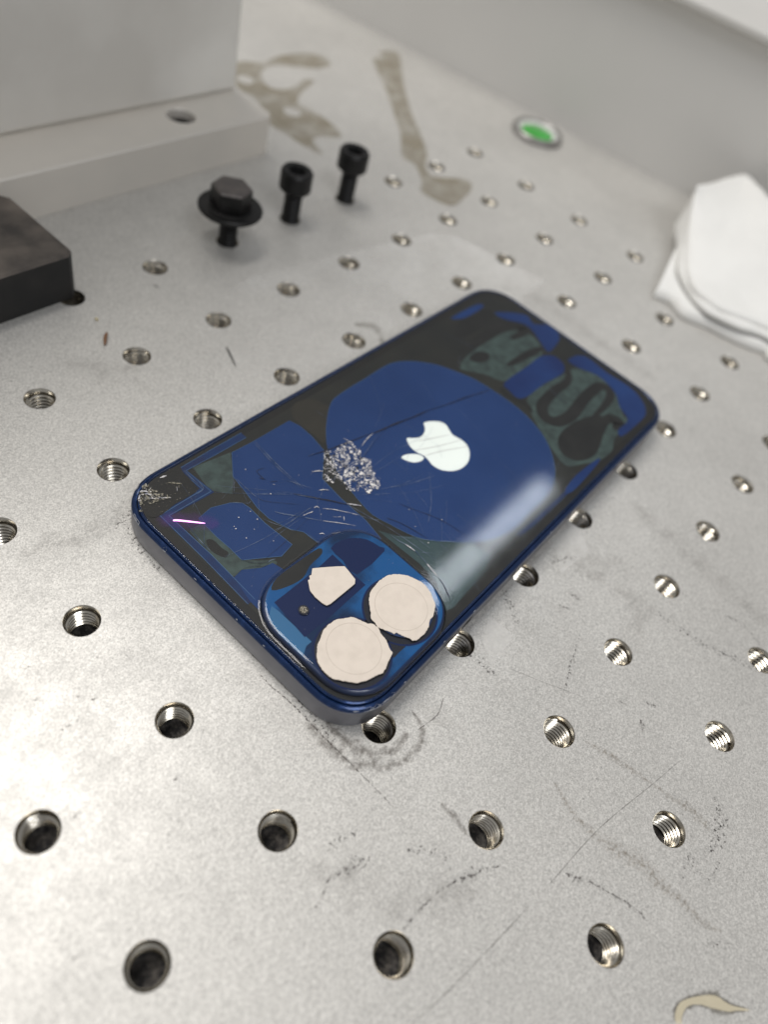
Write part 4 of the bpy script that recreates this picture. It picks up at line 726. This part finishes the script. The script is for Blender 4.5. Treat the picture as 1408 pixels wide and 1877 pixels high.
for _ in range(150):
    x, y = rnd.uniform(-60, 20), rnd.uniform(-28, 30); s = rnd.uniform(.02, .055); b = len(v)
    v += [(x+s*math.cos(a), y+s*math.sin(a), 7.45 if not (x < -31 and y < 0) else 8.445) for a in (0.2, 1.9, 3.9)]; f.append(tuple(range(b, b+3)))
o = link('dust', v, f, MT['shard'], g); o['kind'] = 'stuff'
# scuffs on the painted rim: small bare chips that follow the edge
def rim_chip(u0, u1, z0, z1, out, m='chip'):
    lp = rrect(-HL, HL, -HW, HW, CR, 14); n = len(lp)
    per = [0]
    for i in range(n): a, b = lp[i], lp[(i+1) % n]; per.append(per[-1]+math.hypot(a[0]-b[0], a[1]-b[1]))
    def pos(s):
        s %= per[-1]
        for i in range(n):
            if per[i+1] >= s:
                t = (s-per[i])/((per[i+1]-per[i]) or 1); a, b = lp[i], lp[(i+1) % n]; d = (b[0]-a[0], b[1]-a[1]); l = math.hypot(*d) or 1
                return a[0]*(1-t)+b[0]*t, a[1]*(1-t)+b[1]*t, d[1]/l, -d[0]/l
    k = max(2, int((u1-u0)/.35)); v = []; f = []
    prof = [(0, 5.9), (.0, 6.2), (.1, 6.55), (.32, 6.8), (.75, 6.98)]
    def surf(zf):   # zf 0..4 along the chamfer
        i = min(3, int(zf)); t = zf-i; return prof[i][0]*(1-t)+prof[i+1][0]*t, prof[i][1]*(1-t)+prof[i+1][1]*t
    for i in range(k+1):
        x, y, nx_, ny_ = pos(u0+(u1-u0)*i/k); e = math.sin(math.pi*(i+.2)/(k+.4))
        for zf in (z0+rnd.uniform(0, .3), (z0+z1)/2+(z1-z0)/2*e*rnd.uniform(.2, 1)):
            ins, zz_ = surf(max(0, min(3.99, zf))); v.append((x+nx_*(.02-ins), y+ny_*(.02-ins), zz_+.02))
    for i in range(k): f.append((2*i, 2*i+2, 2*i+3, 2*i+1))
    link('scuff', v, f, MT[m], ph)
    return per
lp = rrect(-HL, HL, -HW, HW, CR, 14)
def arc_s(pt):
    s = 0; best = (1e9, 0)
    for i in range(len(lp)):
        a, b = lp[i], lp[(i+1) % len(lp)]; l = math.hypot(a[0]-b[0], a[1]-b[1]); k = max(1, int(l/.2))
        for q in range(k):
            t = q/k; x = a[0]*(1-t)+b[0]*t; y = a[1]*(1-t)+b[1]*t; d = math.hypot(x-pt[0], y-pt[1])
            if d < best[0]: best = (d, s+l*t)
        s += l
    return best[1]
for k, pt in enumerate(DATA['framechips']):
    s0 = arc_s(pt); ln = (1.4, 1.0, 1.3, 1.6, 1.2, .8, 1.4, 1.6, .9, 1.2)[k % 10]; rim_chip(s0-ln/2, s0+ln/2, (2.2 if k < 2 else 1.0), 3.6, 0)
for pt, ln in (((-65, -10), .5), ((-65, -3), .4), ((-65, 8), .7), ((-40, -32), .5), ((-30, -32), .7), ((-52, -32), .5), ((0, -32), .5), ((-57, -31.5), 2.2), ((-62, -29), 1.0)):
    s0 = arc_s(pt); rim_chip(s0-ln/2, s0+ln/2, 2.0, 2.7, 0)
box('antenna_gap', -31.6, -28.9, -HW-.03, -HW+.3, 1.4, 4.6, MT['inner_edge'], ph, b=0)
box('scuff', -29.0, -28.7, -HW-.05, -HW+.3, 2.2, 4.6, MT['chip'], ph, b=0)
# ---- pink light streak put in as a glowing ribbon over painted purple glow
pk = [tuple(p) for p in DATA['pink']]
strip('painted_purple_glow', [(-63.5, 21.6), (-60, 19.6), (-56, 15.6), (-55.0, 13.5)], [2.5, 5, 5, 2.5], 7.4345, MT['d_glow'], g, 5)
ribbon('pink_light_streak', pk, .42, 7.47, MT['pink'], g, 5)
